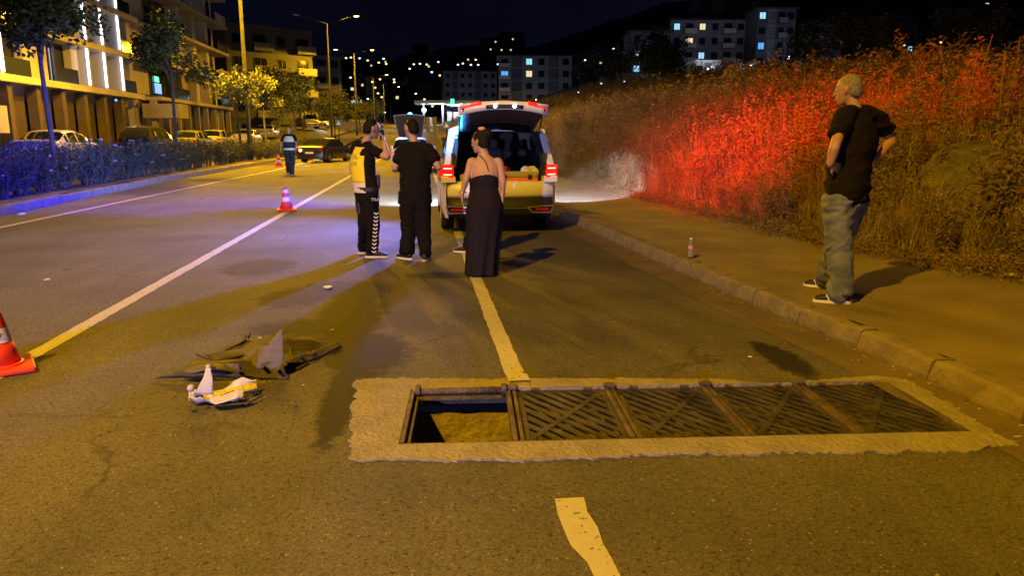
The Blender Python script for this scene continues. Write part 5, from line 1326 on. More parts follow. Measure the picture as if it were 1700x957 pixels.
        lats = [lat_p.lerp(lat_s, min(1, i / (len(tp) - 1) * 1.6)) for i in range(len(tp))]; sweep(Tp, tp, tr, lats, 22)
        sweep(Tp, [J['shL'] - up * .005, J['shL'].lerp(N_, .5) + up * .008, N_ - up * .035, J['shR'].lerp(N_, .5) + up * .008, J['shR'] - up * .005], [.060 * k + ext * .5, .064 * k, .070 * k, .064 * k, .060 * k + ext * .5], up, 12)
        for s in 'LR':
            sh, el = J['sh' + s], J['el' + s]; e = sh.lerp(el, shorts_sleeve); pts, rr_ = spl([sh.lerp(N_, .45), sh.lerp(N_, .06), sh.lerp(e, .5), e], [.058 * k + ext, .064 * k + ext, .062 * k + ext, .066 * k + ext], 4); sweep(Tp, pts, rr_, lat_s, 14)
        def foldt(c, n_):
            q = noise.noise(Vector((c.x * 4 + c.z * 3, c.y * 4, c.z * 9))); q2 = noise.noise(Vector((c.x * 10, c.y * 10 + c.z * 5, c.z * 14))); return foldk * (.012 * (1 - abs(q) * 2.8) + .005 * (1 - abs(q2) * 3))
        fuse('shirt', Tp, M[mt], max(.009, voxel), t, 1, foldt, base)
    # shoes
    for s in 'LR':
        an = J['an' + s]; fd = Vector((J['foot' + s].x, J['foot' + s].y, 0)).normalized(); sd_ = fd.cross(up); gz_ = J['gz' + s] if 'gz' + s in J else base.z
        h0 = Vector((an.x, an.y, gz_)) - fd * .055; Sh = MB()
        sweep(Sh, [h0 - fd * .01 + up * .055, h0 + fd * .06 + up * .060, h0 + fd * .15 + up * .046, h0 + fd * .21 + up * .036, h0 + fd * .245 + up * .030], [(.034, .040), (.038, .046), (.043, .036), (.044, .026), (.032, .018)], sd_, 14)
        sweep(Sh, [h0 + fd * .04 + up * .04, h0 + fd * .045 + up * .11], [.042, .042], sd_, 12)
        so = fuse('shoe', Sh, M[shoes[0]], .008, t, 1, None, base)
        m = MB(); ring = []
        for z in (0, .024):
            ring.append([h0 + up * z + fd * (.115 + .150 * math.cos(2 * PI * j / 18)) + sd_ * (.045 + .006 * math.cos(2 * PI * j / 18)) * math.sin(2 * PI * j / 18) - base for j in range(18)])
        m.loft(ring).build('sole', M[shoes[1]], so)
        if len(shoes) > 2:
            for q in range(3):
                for sg in (1, -1):
                    c = h0 + fd * (.085 + .032 * q) + sd_ * sg * (.0425) + up * .052 - base
                    MB().beam(c - fd * .012 - up * .024 + sd_ * sg * .002, c + fd * .014 + up * .022 - sd_ * sg * .008, .012, .004, up=sd_).build('stripe', M['sole'], so)
    return t
def az(deg): return Vector((math.sin(math.radians(deg)), math.cos(math.radians(deg)), 0))   # heading, 0 = straight up the road, + to the right
UP = Vector((0, 0, 1))
# ---- grey-haired man on the pavement
fl_ = G(1384, 503, .135); D0 = depth(fl_); fr = G(1364, 478, .135); D1 = depth(fr)
def Q(x, y, d=0): return P(x, y, D0 + d)
J = dict(head=Q(1409, 149, 0), face=az(-42) - UP * .25, neck=Q(1421, 184, .0), chest=Q(1421, 232, 0), pelvis=Q(1406, 322, 0), shL=Q(1401, 196, -.10), shR=Q(1455, 197, .08), elL=Q(1386, 243, -.24), wrL=Q(1378, 273, -.20), elR=Q(1480, 233, .16), wrR=Q(1450, 268, .02),
         hipL=Q(1392, 338, -.05), hipR=Q(1415, 338, .07), knL=Q(1394, 418, -.02), knR=Q(1388, 408, .30), anL=fl_ + az(120) * .045 + UP * .10, anR=fr + az(120) * .045 + UP * .10, footL=az(-62), footR=az(-48), latp=az(48), belly=.05)
J['handL'] = (az(70) - UP * .30, az(-5), -UP + az(-90) * .2); J['handR'] = (az(-80) - UP * .4, az(0), -UP * 1.0); J['curlL'] = .35
J['gzL'] = J['gzR'] = .135
man = person('grey-haired man in black shirt and faded jeans, hands on hips, on the right pavement', J, (fl_.x, fl_.y, .135), 'hair_grey', 'skin_old', .009, ('blackcloth', .012, .045, 1.0), ('jeans', .022, -.015, 1.25), ('shoe', 'sole', 1), heads=1.02, body_scale=1.05)
# ---- officer in the yellow vest
f0 = G(618, 428); D0 = depth(f0); f1 = G(605, 421)
J = dict(head=Q(617, 214, -.02), face=az(68), neck=Q(606, 239, .02), chest=Q(603, 268, 0), pelvis=Q(609, 322, 0), shR=Q(617, 248, -.10), shL=Q(590, 245, .10), elR=Q(643, 262, -.20), wrR=Q(638, 236, -.10), elL=Q(585, 278, .12), wrL=Q(592, 306, .16),
         hipL=Q(604, 330, .05), hipR=Q(614, 332, -.05), knL=Q(605, 374, .06), knR=Q(620, 374, -.06), anR=f0 + UP * .10 - az(75) * .0, anL=f1 + UP * .10, footR=az(95), footL=az(60), latp=az(140), gzL=0.0, gzR=0.0)
J['handR'] = (UP * 1 + az(-40) * .35, az(-75), az(20)); J['handL'] = (-UP + az(40) * .3, az(90), az(0)); J['curlR'] = .95
off = person('officer in a yellow vest holding a radio to his face, left of the group', J, (f0.x, f0.y, 0), 'hair_dark', 'skin', .010, ('blackcloth', .0, .02, .35), ('blacktrouser', .006, .0, .8), ('shoe', 'sole'))
base = Vector((f0.x, f0.y, 0))
def body_frame(J, k=1.0):
    lat = (J['shR'] - J['shL']).normalized(); return lat, UP.cross(lat).normalized()
def shell(J, a0, a1, z0, z1, ext, n=20, rows=12, slant=0):      # cloth panel around the torso between two angles
    lat_s, fwd = body_frame(J); latp = J['latp'].normalized(); m = MB(); vs = []; fs = []
    for i in range(rows + 1):
        kz = z0 + (z1 - z0) * i / rows; c = J['pelvis'].lerp(J['chest'], min(1, kz)) if kz <= 1 else J['chest'].lerp(J['neck'], kz - 1); lt = latp.lerp(lat_s, min(1, kz * 1.1)).normalized(); fw = UP.cross(lt).normalized()
        rx, ry = (.178 + .012 * kz, .132) if kz <= 1 else (.190 - .095 * (kz - 1) ** 1.6, .132 - .045 * (kz - 1))
        for j in range(n + 1):
            a = a0 + (a1 + slant * kz - a0) * j / n; r = 1 + .02 * noise.noise(Vector((a * 2, kz * 5, 1)))
            vs.append(c + lt * math.cos(a) * (rx + ext) * r + fw * math.sin(a) * (ry + ext) * r)
    for i in range(rows):
        for j in range(n): q = i * (n + 1) + j; fs.append((q, q + 1, q + n + 2, q + n + 1))
    return vs, fs
def panel(name, J, base, m_, *a, **k):
    vs, fs = shell(J, *a, **k); me = bpy.data.meshes.new(name); me.from_pydata([tuple(v - base) for v in vs], [], fs); me.materials.append(m_); me.shade_smooth(); return me
def add_panel(name, par, J, base, m_, *a, **k):
    o = inst(name, panel(name, J, base, m_, *a, **k), par); so = o.modifiers.new('t', 'SOLIDIFY'); so.thickness = .006; so.offset = 1; return o
vst = add_panel('vest', off, J, base, M['yellowvest'], PI * .82, PI * 1.74, .34, 1.82, .004)
add_panel('vest_hem', vst, J, base, M['silvervest'], PI * .82, PI * 1.74, .05, .36, .007)
def flat_text(s, size, m_, name, par, pos, xdir, zdir, off=.004, extr=.0008):
    cu = bpy.data.curves.new('txt', 'FONT'); cu.body = s; cu.size = size; cu.align_x = 'CENTER'; cu.align_y = 'CENTER'; cu.extrude = extr
    o = bpy.data.objects.new('txt', cu); C.objects.link(o); dg = bpy.context.evaluated_depsgraph_get(); me = bpy.data.meshes.new_from_object(o.evaluated_get(dg)); bpy.data.objects.remove(o)
    me.materials.clear(); me.materials.append(m_); x = Vector(xdir).normalized(); z = Vector(zdir).normalized(); n = x.cross(z).normalized(); z = n.cross(x)
    Mx = Matrix((x, z, -n)).transposed().to_4x4(); q = inst(name, me, par); q.matrix_local = Matrix.Translation(Vector(pos)) @ Matrix((( x.x, z.x, n.x * 1), (x.y, z.y, n.y * 1), (x.z, z.z, n.z * 1))).to_4x4(); return q
M['faint'] = mat('faded_print', (.42, .40, .10), .7)
lat, fwd = body_frame(J)
cb = J['chest'] - base - fwd * .156 - lat * .03
flat_text('TRAFİK', .060, M['faint'], 'vest_lettering', off, cb + UP * .07, lat, UP); flat_text('POLİSİ', .060, M['faint'], 'vest_lettering', off, cb - UP * .02, lat, UP)
# chevrons down the trouser leg and lettering on the thigh
vd = (Vector((0, 0, 1.2)) - J['knR']); vd.z = 0; vd.normalize(); side = vd.cross(UP).normalized() * -1
cx_ = vd.cross(UP)
for k in range(11):
    y = 354 + k * 6.3; c0 = P(624.5 - (y - 354) * .02 - .6 * (k / 10) * 4 + 1.2 * 0, y, D0 - .06); r_ = .088
    c = c0 + vd * (.105 - .0) - base; rt = Vector((0, 0, 1)).cross(vd) * 1
    m = MB(); m.beam(c - rt * .026 + UP * .016, c + UP * -.006, .014, .004, up=vd); m.beam(c + UP * -.006, c + rt * .026 + UP * .016, .014, .004, up=vd); m.build('chevron', M['silvervest'], off)
flat_text('TRAFİK', .052, M['silvervest'], 'thigh_lettering', off, P(628, 330, D0 - .05) + vd * .145 - base, Vector((0, 0, 1)).cross(vd), UP)
# radio, belt, holster
rd = thing('handheld_radio', 'small black radio held to the face of the officer in the yellow vest', 'radio', P(634, 224, D0 - .10)); MB().box((0, 0, 0), (.05, .035, .13), rz=.4).build('case', M['trim'], rd, bevel=.006); MB().tube([(0.01, 0, .06), (.01, 0, .12)], .006, 6).build('antenna', M['trim'], rd)
m = MB(); cpos = J['pelvis'] + UP * .065 - base
lats_ = J['latp'].normalized(); fw = UP.cross(lats_)
m.loft([[cpos + UP * z + lats_ * math.cos(2 * PI * j / 20) * .184 + fw * math.sin(2 * PI * j / 20) * .138 for j in range(20)] for z in (-.025, .025)], cap=False); m.build('belt', M['trim'], off)
MB().box(P(597, 340, D0 + .0) - base, (.07, .09, .26)).build('holster', M['trim'], off, bevel=.02)
MB().box(P(628, 301, D0 - .05) - base, (.05, .07, .17)).build('radio_pouch', M['trim'], off, bevel=.015)
# ---- man in black, seen from behind
f0 = G(676, 431); f1 = G(706, 433); D0 = depth(f0)
J = dict(head=Q(683, 214, 0), face=az(-38) - UP * .1, neck=Q(688, 240, 0), chest=Q(690, 272, 0), pelvis=Q(689, 332, 0), shL=Q(667, 251, 0), shR=Q(713, 251, 0), elL=Q(655, 280, -.02), wrL=Q(668, 274, .22), elR=Q(728, 278, -.02), wrR=Q(716, 266, .24),
         hipL=Q(679, 340, 0), hipR=Q(700, 340, 0), knL=Q(678, 384, 0), knR=Q(703, 384, 0), anL=f0 + UP * .10, anR=f1 + UP * .10, footL=az(-40), footR=az(12), latp=az(88), gzL=0.0, gzR=0.0)
J['handL'] = (az(25), -UP, az(60)); J['handR'] = (az(-25), -UP, az(-60))
person('man in black T-shirt and trousers, back to us, between officer and woman', J, (f0.x, f0.y, 0), 'hair_dark', 'skin', .011, ('blackcloth', .012, .03, .9), ('blacktrouser', .014, .01, .9), ('shoe', 'sole'), body_scale=1.06)
# ---- woman in the strapless dress
f0 = G(806, 457); D0 = depth(f0)
J = dict(head=Q(798, 236, .03), face=az(-52) - UP * .35, neck=Q(805, 259, .02), chest=Q(806, 290, 0), pelvis=Q(806, 338, 0), shL=Q(782, 270, 0), shR=Q(829, 270, 0), elL=Q(774, 298, -.03), wrL=Q(767, 322, .04), elR=Q(835, 300, -.02), wrR=Q(834, 325, .02),
         hipL=Q(797, 345, 0), hipR=Q(815, 345, 0), knL=Q(799, 398, 0), knR=Q(812, 398, 0), anL=G(797, 452) + UP * .09, anR=G(812, 454) + UP * .09, footL=az(-20), footR=az(10), latp=az(88), gzL=0.0, gzR=0.0)
J['handL'] = (-UP + az(20) * .15, az(90), az(0)); J['handR'] = (-UP, az(-90), az(0)); J['curlL'] = .25
base = Vector((f0.x, f0.y, 0))
wm = person('woman in a long dark strapless dress with pinned-up hair, standing behind the open boot', J, base, 'hair_dark', 'skin', .010, None, None, ('shoe', 'shoe'), hairdo='bun', female=True)
lat, fwd = body_frame(J); rings = []
prof = [(288, .150, .112, 0), (296, .156, .122, 0), (312, .142, .112, 0), (326, .160, .128, -.01), (342, .205, .155, -.02), (362, .206, .155, 0), (395, .190, .15, 0), (430, .182, .155, 0), (459, .180, .165, .0)]
for i, (y, a, b, o_) in enumerate(prof):
    c = P(806 - (y - 330) * .055 * (1 if y > 330 else 0), y, D0) + fwd * o_
    if i == len(prof) - 1: c.z = .012
    rings.append((c, a, b))
vs = []; NR = 5; NJ = 56
full = []
for i in range(len(rings) - 1):
    for k in range(NR): t_ = k / NR; full.append((rings[i][0].lerp(rings[i + 1][0], t_), rings[i][1] + (rings[i + 1][1] - rings[i][1]) * t_, rings[i][2] + (rings[i + 1][2] - rings[i][2]) * t_))
full.append(rings[-1])
m = MB(); RR = []
for i, (c, a, b) in enumerate(full):
    k = max(0, (i - 18) / (len(full) - 18)); row = []
    for j in range(NJ):
        th = 2 * PI * j / NJ; fo = 1 + k * (.085 * math.sin(th * 6 + 2.4 * math.sin(th * 2 + 1) + i * .05) + .05 * math.sin(th * 11 + i * .13 + math.sin(th * 3)) + .06 * noise.noise(Vector((math.cos(th) * 3, math.sin(th) * 3, i * .09)))) + .02 * noise.noise(Vector((th * 2, i * .25, 4)))
        row.append(c + lat * math.cos(th) * a * fo + fwd * math.sin(th) * b * fo - base)
    RR.append(row)
o = m.loft(RR, cap=False).build('dress', M['dress'], wm, True); so = o.modifiers.new('t', 'SOLIDIFY'); so.thickness = .006
m = MB(); m.tube([P(797, 258, D0 - .055) - base, P(806, 268, D0 - .10) - base, P(811, 284, D0 - .118) - base], .004, 6); m.build('halter_cord', M['dress'], wm)
MB().ball(P(800, 214, D0) - base, 1, 10, 6, (.045, .035, .025)).build('hair_clip', mat('pink_clip', (.55, .25, .22), .5), wm, True)
for (x, y, d) in ((768, 319, .03), (834, 322, .02)):
    m = MB(); c = P(x, y, D0 + d) - base; n = 14; pts = [c + Vector((math.cos(2 * PI * j / n) * .036, math.sin(2 * PI * j / n) * .032, .006 * math.sin(2 * PI * j / n))) for j in range(n + 1)]; m.tube(pts, .006, 6); m.build('bracelet', M['gold'], wm, True)
# ---- person almost hidden behind her
f0 = G(768, 421); D0 = depth(f0); c0 = G(792, 421)
J = dict(head=P(800, 243, D0), face=az(0), neck=P(800, 262, D0), chest=P(800, 290, D0), pelvis=P(798, 335, D0), shL=P(783, 274, D0), shR=P(818, 274, D0), elL=P(784, 300, D0 + .1), wrL=P(792, 292, D0 + .3), elR=P(820, 300, D0 + .1), wrR=P(812, 292, D0 + .3),
         hipL=P(791, 342, D0), hipR=P(806, 342, D0), knL=P(783, 380, D0), knR=P(806, 382, D0), anL=G(776, 420) + UP * .1, anR=G(804, 421) + UP * .1, footL=az(-60), footR=az(10), latp=az(90), gzL=0.0, gzR=0.0)
J['handL'] = (az(10), -UP, az(60)); J['handR'] = (az(-10), -UP, az(-60))
person('person in dark clothes almost hidden behind the woman, one white-soled shoe showing', J, (c0.x, c0.y, 0), 'hair_dark', 'skin', .014, ('blackcloth', .0, .03, .8), ('blacktrouser', .0, .01, .8), ('shoe', 'sole'), body_scale=.92)
# ---- officer walking on the far left
f0 = G(485, 291); f1 = G(479, 287); D0 = depth(f0)
J = dict(head=Q(479, 216, 0), face=az(185) - UP * .35, neck=Q(480, 224, 0), chest=Q(480, 233, 0), pelvis=Q(480.5, 250, 0), shL=Q(488, 227, 0), shR=Q(471.5, 227, 0), elL=Q(492, 238, .02), wrL=Q(491, 247, -.1), elR=Q(467, 238, .02), wrR=Q(466, 248, -.08),
         hipL=Q(484, 254, 0), hipR=Q(477, 254, 0), knL=Q(486, 270, -.1), knR=Q(477.5, 270, .02), anL=f0 + UP * .1, anR=f1 + UP * .1, footL=az(180), footR=az(175), latp=az(-90), gzL=0.0, gzR=0.0)
J['handL'] = (-UP, az(-90), az(180)); J['handR'] = (-UP, az(90), az(180)); base = Vector((f0.x, f0.y, 0))
fo = person('officer in a pale reflective vest walking down the left lane, head lowered', J, base, 'hair_dark', 'skin', .016, ('blackcloth', .01, .02, .6), ('navy', .012, .0, .8), ('shoe', 'sole'), body_scale=1.08, heads=1.05)
add_panel('vest', fo, J, base, M['silvervest'], 0, 2 * PI, .85, 1.75, .035); add_panel('vest_band', fo, J, base, M['navy'], 0, 2 * PI, .25, .85, .037); add_panel('vest_hem', fo, J, base, M['silvervest'], 0, 2 * PI, .05, .25, .040)
# ---- tiny pedestrian by the crossing sign
f0 = at_px(738, 66); f0.z = tz(0, f0.y); b_ = lambda x, y, z: f0 + Vector((x, y, z))
J = dict(head=b_(0, 0, 1.56), face=az(180), neck=b_(0, 0, 1.40), chest=b_(0, 0, 1.2), pelvis=b_(0, 0, .92), shL=b_(.17, 0, 1.36), shR=b_(-.17, 0, 1.36), elL=b_(.24, 0, 1.1), wrL=b_(.26, -.1, .88), elR=b_(-.24, 0, 1.1), wrR=b_(-.26, -.08, .88), hipL=b_(.09, 0, .86), hipR=b_(-.09, 0, .86), knL=b_(.1, -.08, .48), knR=b_(-.1, .08, .48), anL=b_(.1, -.12, .1), anR=b_(-.1, .16, .1), footL=az(180), footR=az(180), latp=az(-90), gzL=f0.z, gzR=f0.z)
J['handL'] = (-UP, az(-90), az(180)); J['handR'] = (-UP, az(90), az(180))
person('tiny dark pedestrian standing below the right crossing sign far up the road', J, f0, 'hair_dark', 'skin', .022, ('navy', .02, .02, .6), ('navy', .01, .0, .6), ('shoe', 'shoe'))
# ================================================================ cones, wreckage, bottle, litter
M['cone_red'] = mat('cone_red', (.80, .045, .015), .5, nscale=5, namt=.15); M['cone_white'] = mat('cone_white', (.70, .68, .70), .45)
def cone(loc, h, label, s=1.0, rz=0, lying=None, group='red and white traffic cones'):
    t = thing('traffic_cone', label, 'traffic cone', loc, rz, group)
    R0, R1 = .135 * s, .025 * s
    MB().box((0, 0, .022), (.40 * s, .40 * s, .04)).build('base', M['cone_red'], t, bevel=.012)
    prof = [0, .33, .52, .72, .86, 1]; n = 24
    for i in range(5):
        a, b = prof[i], prof[i + 1]; ra, rb = R0 + (R1 - R0) * a, R0 + (R1 - R0) * b; w = i % 2 == 1; e = .0025 if w else 0
        MB().loft([[Vector((r * math.cos(2 * PI * j / n), r * math.sin(2 * PI * j / n), z)) for j in range(n)] for r, z in ((ra + e, .04 + a * (h - .04)), (rb + e, .04 + b * (h - .04)))], cap=(i in (0, 4))).build('white_band' if w else 'cone_section', M['cone_white'] if w else M['cone_red'], t, True)
    m = MB(); m.tube([(0, 0, .04), (0, 0, .055)], [R0 + .02, R0 + .005], 24); m.build('foot_ring', M['cone_red'], t, True)
    if lying: t.rotation_euler = lying
    return t
q = G(-2, 616); c = cone((q.x, q.y, .002), .52, 'red and white cone cut off by the left edge of the picture', 1.0, .5)
flat_text('y', .06, M['black'], 'lettering', c, (.098, -.060, .225), (.5, .86, 0), (0, 0, 1)) if False else None
dvec = (Vector((0, 0, 0)) - q); dvec.z = 0; dvec.normalize(); rxv = Vector((0, 0, 1)).cross(dvec)
inv_ = Matrix.Rotation(-.5, 3, 'Z'); dl = inv_ @ dvec; rl = inv_ @ rxv
for ch, off_ in (('l', -.022), ('ı', .005), ('y', .032)): flat_text(ch, .062, M['black'], 'lettering', c, dl * .0955 * math.cos(off_ * 9) + rl * off_ + Vector((0, 0, .255)), rl - dl * off_ * 9, (0, 0, 1))
q = G(476, 350); cone((q.x, q.y, .002), .50, 'red and white cone on the centre line left of the officers', .98, .15)
q = G(463, 277); cone((q.x, q.y, .002), .62, 'small distant cone on the left edge line before the walking officer', 1.3, .1)
q = G(508, 268); cone((q.x, q.y + 1.2, .24), .62, 'knocked-over cone lying on its side behind the walking officer', 1.4, .3, lying=(1.45, .25, -.9))
q = G(521, 266); crumple('red_wreckage', M['cone_red'], (q.x, q.y, .02), (.45, .3, .33), 4, 'bright red crumpled plastic piece at the median kerb behind the walking officer', 'debris')
q = G(499, 277); t = MB().box((0, 0, .02), (1.0, .10, .04), rz=.1).build('plastic_strip', M['cone_white'], None); t.location = (q.x, q.y, 0); tag(t, 'short white strip lying on the left lane behind the walking officer', 'debris')

# ---- torn undertray: thin sheets bent through 3D points
M['black_plastic'] = mat('scuffed_black_plastic', (.05, .046, .05), .75, nscale=7, col2=(.02, .018, .02), bump=.5, bscale=40, detail=8)
M['grey_plastic2'] = mat('dusty_grey_plastic', (.13, .12, .13), .75, nscale=5, col2=(.07, .062, .068), bump=.4, bscale=30, detail=8)
M['white_plastic'] = mat('white_plastic', (.48, .45, .46), .5, nscale=5, namt=.12)
def sheet(name, par, m_, pts, tris, org, th=.004, sub=3, amp=.012, fr=9, bend=0):
    bm_ = bmesh.new(); vs = [bm_.verts.new(Vector(p) - org) for p in pts]
    for t_ in tris: bm_.faces.new([vs[i] for i in t_])
    bmesh.ops.subdivide_edges(bm_, edges=bm_.edges[:], cuts=sub, use_grid_fill=True)
    bmesh.ops.triangulate(bm_, faces=[f_ for f_ in bm_.faces if len(f_.verts) > 4])
    bmesh.ops.subdivide_edges(bm_, edges=bm_.edges[:], cuts=1, use_grid_fill=True)
    bmesh.ops.recalc_face_normals(bm_, faces=bm_.faces)
    bm_.normal_update()
    for v0 in bm_.verts: 
        c_ = v0.co; v0.co = c_ + Vector((noise.noise(c_ * fr), noise.noise(c_ * fr + Vector((9, 0, 0))), noise.noise(c_ * fr + Vector((0, 9, 0))))) * amp
    me = bpy.data.meshes.new(name); bm_.to_mesh(me); bm_.free(); me.materials.append(m_); me.shade_flat() if False else me.shade_smooth()
    for v0 in me.vertices:
        if v0.co.z + org.z < .006: v0.co.z = .006 - org.z
    o = inst(name, me, par); so = o.modifiers.new('t', 'SOLIDIFY'); so.thickness = th; so.offset = 0; return o
def GZ(x, y, z): return G(x, y, z)
o0 = G(430, 625); ut = thing('torn_undertray', 'crumpled dark plastic undertray torn from a car, lying on the road left of the drain', 'car part', o0)
sheet('flap', ut, M['grey_plastic2'], [GZ(395, 590, .05), GZ(468, 545, .30), GZ(474, 622, .02), GZ(425, 612, .06), GZ(400, 606, .05), GZ(445, 572, .20)], [(0, 5, 4), (5, 3, 4), (5, 1, 2, 3)], o0, .004, 3, .014)
sheet('tray', ut, M['black_plastic'], [GZ(255, 630, .012), GZ(330, 600, .05), GZ(400, 598, .09), GZ(474, 612, .06), GZ(480, 630, .012), GZ(400, 625, .03), GZ(330, 622, .06), GZ(290, 622, .05)], [(0, 7, 6), (7, 1, 2, 6), (6, 2, 5), (2, 3, 4, 5), (0, 6, 5)], o0, .005, 3, .016)
sheet('tray', ut, M['grey_plastic2'], [GZ(300, 621, .05), GZ(345, 604, .09), GZ(395, 603, .10), GZ(402, 622, .02), GZ(360, 613, .10)], [(0, 1, 4), (1, 2, 3, 4)], o0, .004, 3, .014)
sheet('tray', ut, M['black_plastic'], [GZ(340, 590, .03), GZ(405, 565, .06), GZ(440, 562, .10), GZ(450, 575, .12), GZ(400, 590, .08), GZ(352, 600, .04)], [(0, 1, 4, 5), (1, 2, 3, 4)], o0, .004, 3, .018)
sheet('arm', ut, M['black_plastic'], [GZ(474, 600, .05), GZ(560, 568, .03), GZ(568, 576, .012), GZ(486, 612, .012)], [(0, 1, 2, 3)], o0, .012, 4, .01)
sheet('arm', ut, M['black_plastic'], [GZ(470, 560, .10), GZ(545, 569, .04), GZ(550, 577, .02), GZ(472, 582, .05)], [(0, 1, 2, 3)], o0, .004, 4, .016)
sheet('tray', ut, M['black_plastic'], [GZ(468, 585, .03), GZ(480, 574, .08), GZ(488, 600, .03), GZ(472, 618, .012)], [(0, 1, 2, 3)], o0, .02, 3, .02)
MB().tube([GZ(350, 592, .03) - o0, GZ(385, 577, .07) - o0, GZ(408, 566, .08) - o0], .010, 6).build('bracket', M['rust'], ut, True)
MB().tube([GZ(403, 567, .08) - o0, GZ(407, 556, .10) - o0, GZ(412, 560, .09) - o0, GZ(414, 552, .12) - o0], .013, 6).build('bolt', M['rust'], ut, True)
MB().tube([GZ(326, 588, .02) - o0, GZ(352, 597, .02) - o0, GZ(370, 600, .04) - o0], .008, 6).build('rod', M['rust'], ut, True)
for (x_, y_, z_) in ((352, 608, .11), (388, 606, .12), (436, 607, .09), (460, 612, .08), (500, 592, .06), (520, 585, .05), (480, 565, .08)): MB().tube([GZ(x_, y_, z_ - .01) - o0, GZ(x_, y_, z_ + .012) - o0], .012, 8).build('clip', M['rust'], ut)
o0 = G(365, 672); wp = thing('white_car_panel', 'torn piece of white plastic car trim in front of the dark undertray', 'car part', o0)
def strip_sheet(name, par, m_, org, A, B, wid, hgt, seed, nu=44, nv=16):
    vs = []; fs = []; ax = (B - A); ax.z = 0; L_ = ax.length; ax.normalize(); sd = UP.cross(ax)
    for i in range(nu + 1):
        u = i / nu; w_ = wid * (.55 + .45 * math.sin(PI * (u * .9 + .08))) * (1 + .25 * noise.noise(Vector((u * 4, seed, 0))))
        for k in range(nv + 1):
            v = -1 + 2 * k / nv; e_ = noise.noise(Vector((u * 5, v * 2, seed))); r_ = 1 - 2 * abs(noise.noise(Vector((u * 4 + v * .8, v * 1.6, seed + 5))))
            z = .012 + hgt * (abs(v) ** 2.2 * (.55 + .45 * math.sin(PI * 1.7 * u + seed)) * (1.25 if v > 0 else .6)) + hgt * .45 * max(0, r_) + .012 * e_
            p = A + ax * L_ * u + sd * (w_ * v * (1 - .25 * abs(v)) + .02 * e_) + UP * z; vs.append(p - org)
    for i in range(nu):
        for k in range(nv): q_ = i * (nv + 1) + k; fs.append((q_, q_ + 1, q_ + nv + 2, q_ + nv + 1))
    me = bpy.data.meshes.new(name); me.from_pydata([tuple(v) for v in vs], [], fs); me.materials.append(m_); me.shade_smooth(); o = inst(name, me, par); so = o.modifiers.new('t', 'SOLIDIFY'); so.thickness = .004; so.offset = 0; return o
strip_sheet('shell', wp, M['white_plastic'], o0, G(314, 668), G(428, 655), .085, .055, 3.0)
strip_sheet('shell', wp, M['white_plastic'], o0, G(322, 674), G(405, 668), .05, .05, 8.0, 30, 10)
sheet('spike', wp, M['white_plastic'], [GZ(326, 655, .09), GZ(342, 612, .22), GZ(351, 613, .22), GZ(353, 655, .08)], [(0, 1, 2, 3)], o0, .006, 4, .008, 14)
sheet('curl', wp, M['white_plastic'], [GZ(345, 665, .05), GZ(395, 646, .11), GZ(408, 648, .10), GZ(395, 662, .07), GZ(360, 674, .04)], [(0, 1, 3, 4), (1, 2, 3)], o0, .004, 4, .014, 12)
MB().ball(GZ(317, 645, .11) - o0, .022, 10, 6).build('boss', M['white_plastic'], wp, True); MB().ball(GZ(346, 610, .225) - o0, .016, 8, 6).build('boss', M['white_plastic'], wp, True)
MB().tube([GZ(408, 672, .02) - o0, GZ(436, 656, .03) - o0], .006, 6).build('clip', M['black_plastic'], wp)

# ---- water bottle on the kerb
q = G(1146, 428, .14); bt = thing('water_bottle', 'small clear plastic water bottle standing on the right kerb', 'bottle', (q.x, q.y, .148))
M['pet'] = mat('clear_plastic', (.85, .85, .85), .08, trans=.85, spec=.6); pr = [(.0, .026), (.01, .031), (.06, .030), (.075, .027), (.09, .030), (.14, .031), (.165, .022), (.18, .012), (.2, .012)]
MB().loft([[Vector((r * math.cos(2 * PI * j / 14), r * math.sin(2 * PI * j / 14), z)) for j in range(14)] for z, r in pr]).build('bottle_body', M['pet'], bt, True)
MB().tube([(0, 0, .2), (0, 0, .222)], .0145, 10).build('cap', M['cone_white'], bt); MB().tube([(0, 0, .095), (0, 0, .135)], .0318, 14, cap=False).build('bottle_label', mat('bottle_label', (.5, .25, .3), .5), bt, True)
# ---- scraps of litter
rr = random.Random(31)
def scrap(x, y, z, s, m_, label, k=None):
    q = G(x, y, z); bm_ = bmesh.new(); bmesh.ops.create_icosphere(bm_, subdivisions=2, radius=s)
    for v0 in bm_.verts: v0.co *= 1 + .6 * noise.noise(v0.co * (2 / s) * .6 + Vector((x, y, 0))); v0.co.z = v0.co.z * .35 + s * .2
    me = bpy.data.meshes.new('litter'); bm_.to_mesh(me); bm_.free(); me.materials.append(m_); return tag(inst('litter', me, None, (q.x, q.y, z + .004), (0, 0, rr.uniform(0, 6))), label, 'litter', 'scraps of litter')
scrap(545, 479, 0, .045, M['cone_white'], 'pale scrap lying on the road behind the wreckage, below the officer in the yellow vest')
scrap(78, 466, 0, .03, M['cone_white'], 'tiny pale scrap on the left lane near the left edge')
scrap(1678, 459, .15, .055, M['cone_white'], 'crumpled pale paper at the edge of the weeds, far right')
scrap(1245, 594, 0, .014, M['cone_white'], 'cigarette end on the road behind the grates')
scrap(1608, 669, .0, .012, M['black'], 'dark pebble on the concrete patch near the kerb')
scrap(36, 357, 0, .07, M['cone_white'], 'pale scrap against the median kerb at the far left')
scrap(1132, 433, 0, .02, M['cone_white'], 'white chip in the gutter below the water bottle'); scrap(1110, 443, 0, .02, M['cone_white'], 'second white chip in the gutter, left of the bottle')
scrap(1055, 703, .0, .012, M['cone_white'], 'fleck of debris on the front edge of the drain') if False else None
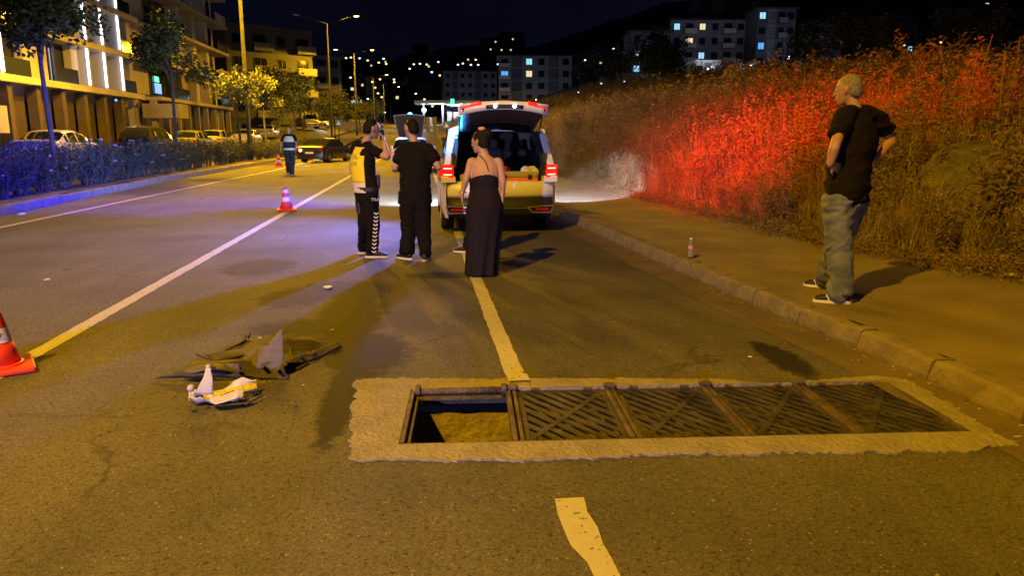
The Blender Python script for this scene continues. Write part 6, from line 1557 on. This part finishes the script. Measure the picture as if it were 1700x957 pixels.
for k in range(26):
    x_ = rr.gauss(420, 85); y_ = rr.uniform(545, 690); scrap(x_, y_, 0, rr.uniform(.006, .016), M['black_plastic'] if k % 3 else M['white_plastic'], '%s plastic splinter on the road near the torn undertray' % ('dark' if k % 3 else 'white'))
# leaves, chips and straw along the edges: loose small stuff
m = MB()
for k in range(500):
    if k < 320: y = 3 + 18 * rr.random() ** 1.4; x = kx(y) - abs(rr.gauss(0, .10)) - .01; z = .004
    else: y = 3 + 16 * rr.random(); x = verge_x(y) - abs(rr.gauss(0, .3)) - .05; z = .15
    a = rr.uniform(0, 6.28); L = rr.uniform(.006, .03); w = rr.uniform(.002, .008); d = Vector((math.cos(a), math.sin(a), 0)); s = Vector((-d.y, d.x, 0)); c_ = Vector((x, y, z + .003))
    m.add([c_ - d * L + UP * .004, c_ + s * w, c_ + d * L, c_ - s * w + UP * .003], [(0, 1, 2), (0, 2, 3)])
m.build('loose_grit', M['dry2'])['kind'] = 'stuff'

# ---------------------------------------------------------------- labels that tell the members of each group apart
def ordinal(n): return '%d%s' % (n, 'th' if 10 <= n % 100 <= 20 else {1: 'st', 2: 'nd', 3: 'rd'}.get(n % 10, 'th'))
bpy.context.view_layer.update()
def relabel(group, fmt, key=None, sub=None):
    obs = [o for o in bpy.data.objects if o.get('group') == group and o.parent is None and (sub is None or sub(o))]
    obs.sort(key=key or (lambda o: pxof(o.matrix_world.translation)[0]))
    for i, o in enumerate(obs): o['label'] = fmt(o, ordinal(i + 1))
relabel('tall stalks rising from the weedy bank', lambda o, n: 'tall dry leafy stalk above the weedy bank, %s stalk counting from the left' % n)
G1 = 'oleander shrubs in the median hedge'
for rw in ('kerbside', 'rear'):
    relabel(G1, lambda o, n: 'white-flowering oleander shrub in the %s row of the hedge, %s from the left' % (rw, n), sub=lambda o: (rw + ' row') in o['label'])
relabel('small houses across the far hillside', lambda o, n: 'small dark house on the far hillside, %s counting from the left' % n)
relabel('tiny lights of the far hillside', lambda o, n: o['label'] + ', %s from the left' % n)
relabel('scraps of litter', lambda o, n: o['label'] + ', %s splinter from the left' % n, sub=lambda o: 'splinter' in o['label'])
relabel('white lamps among the hilltop blocks', lambda o, n: 'white lamp on a mast before the blocks of flats, %s from the left' % n)
relabel('small white lamps in a row', lambda o, n: 'small white lamp beside the green sign, %s from the left in its row' % n)
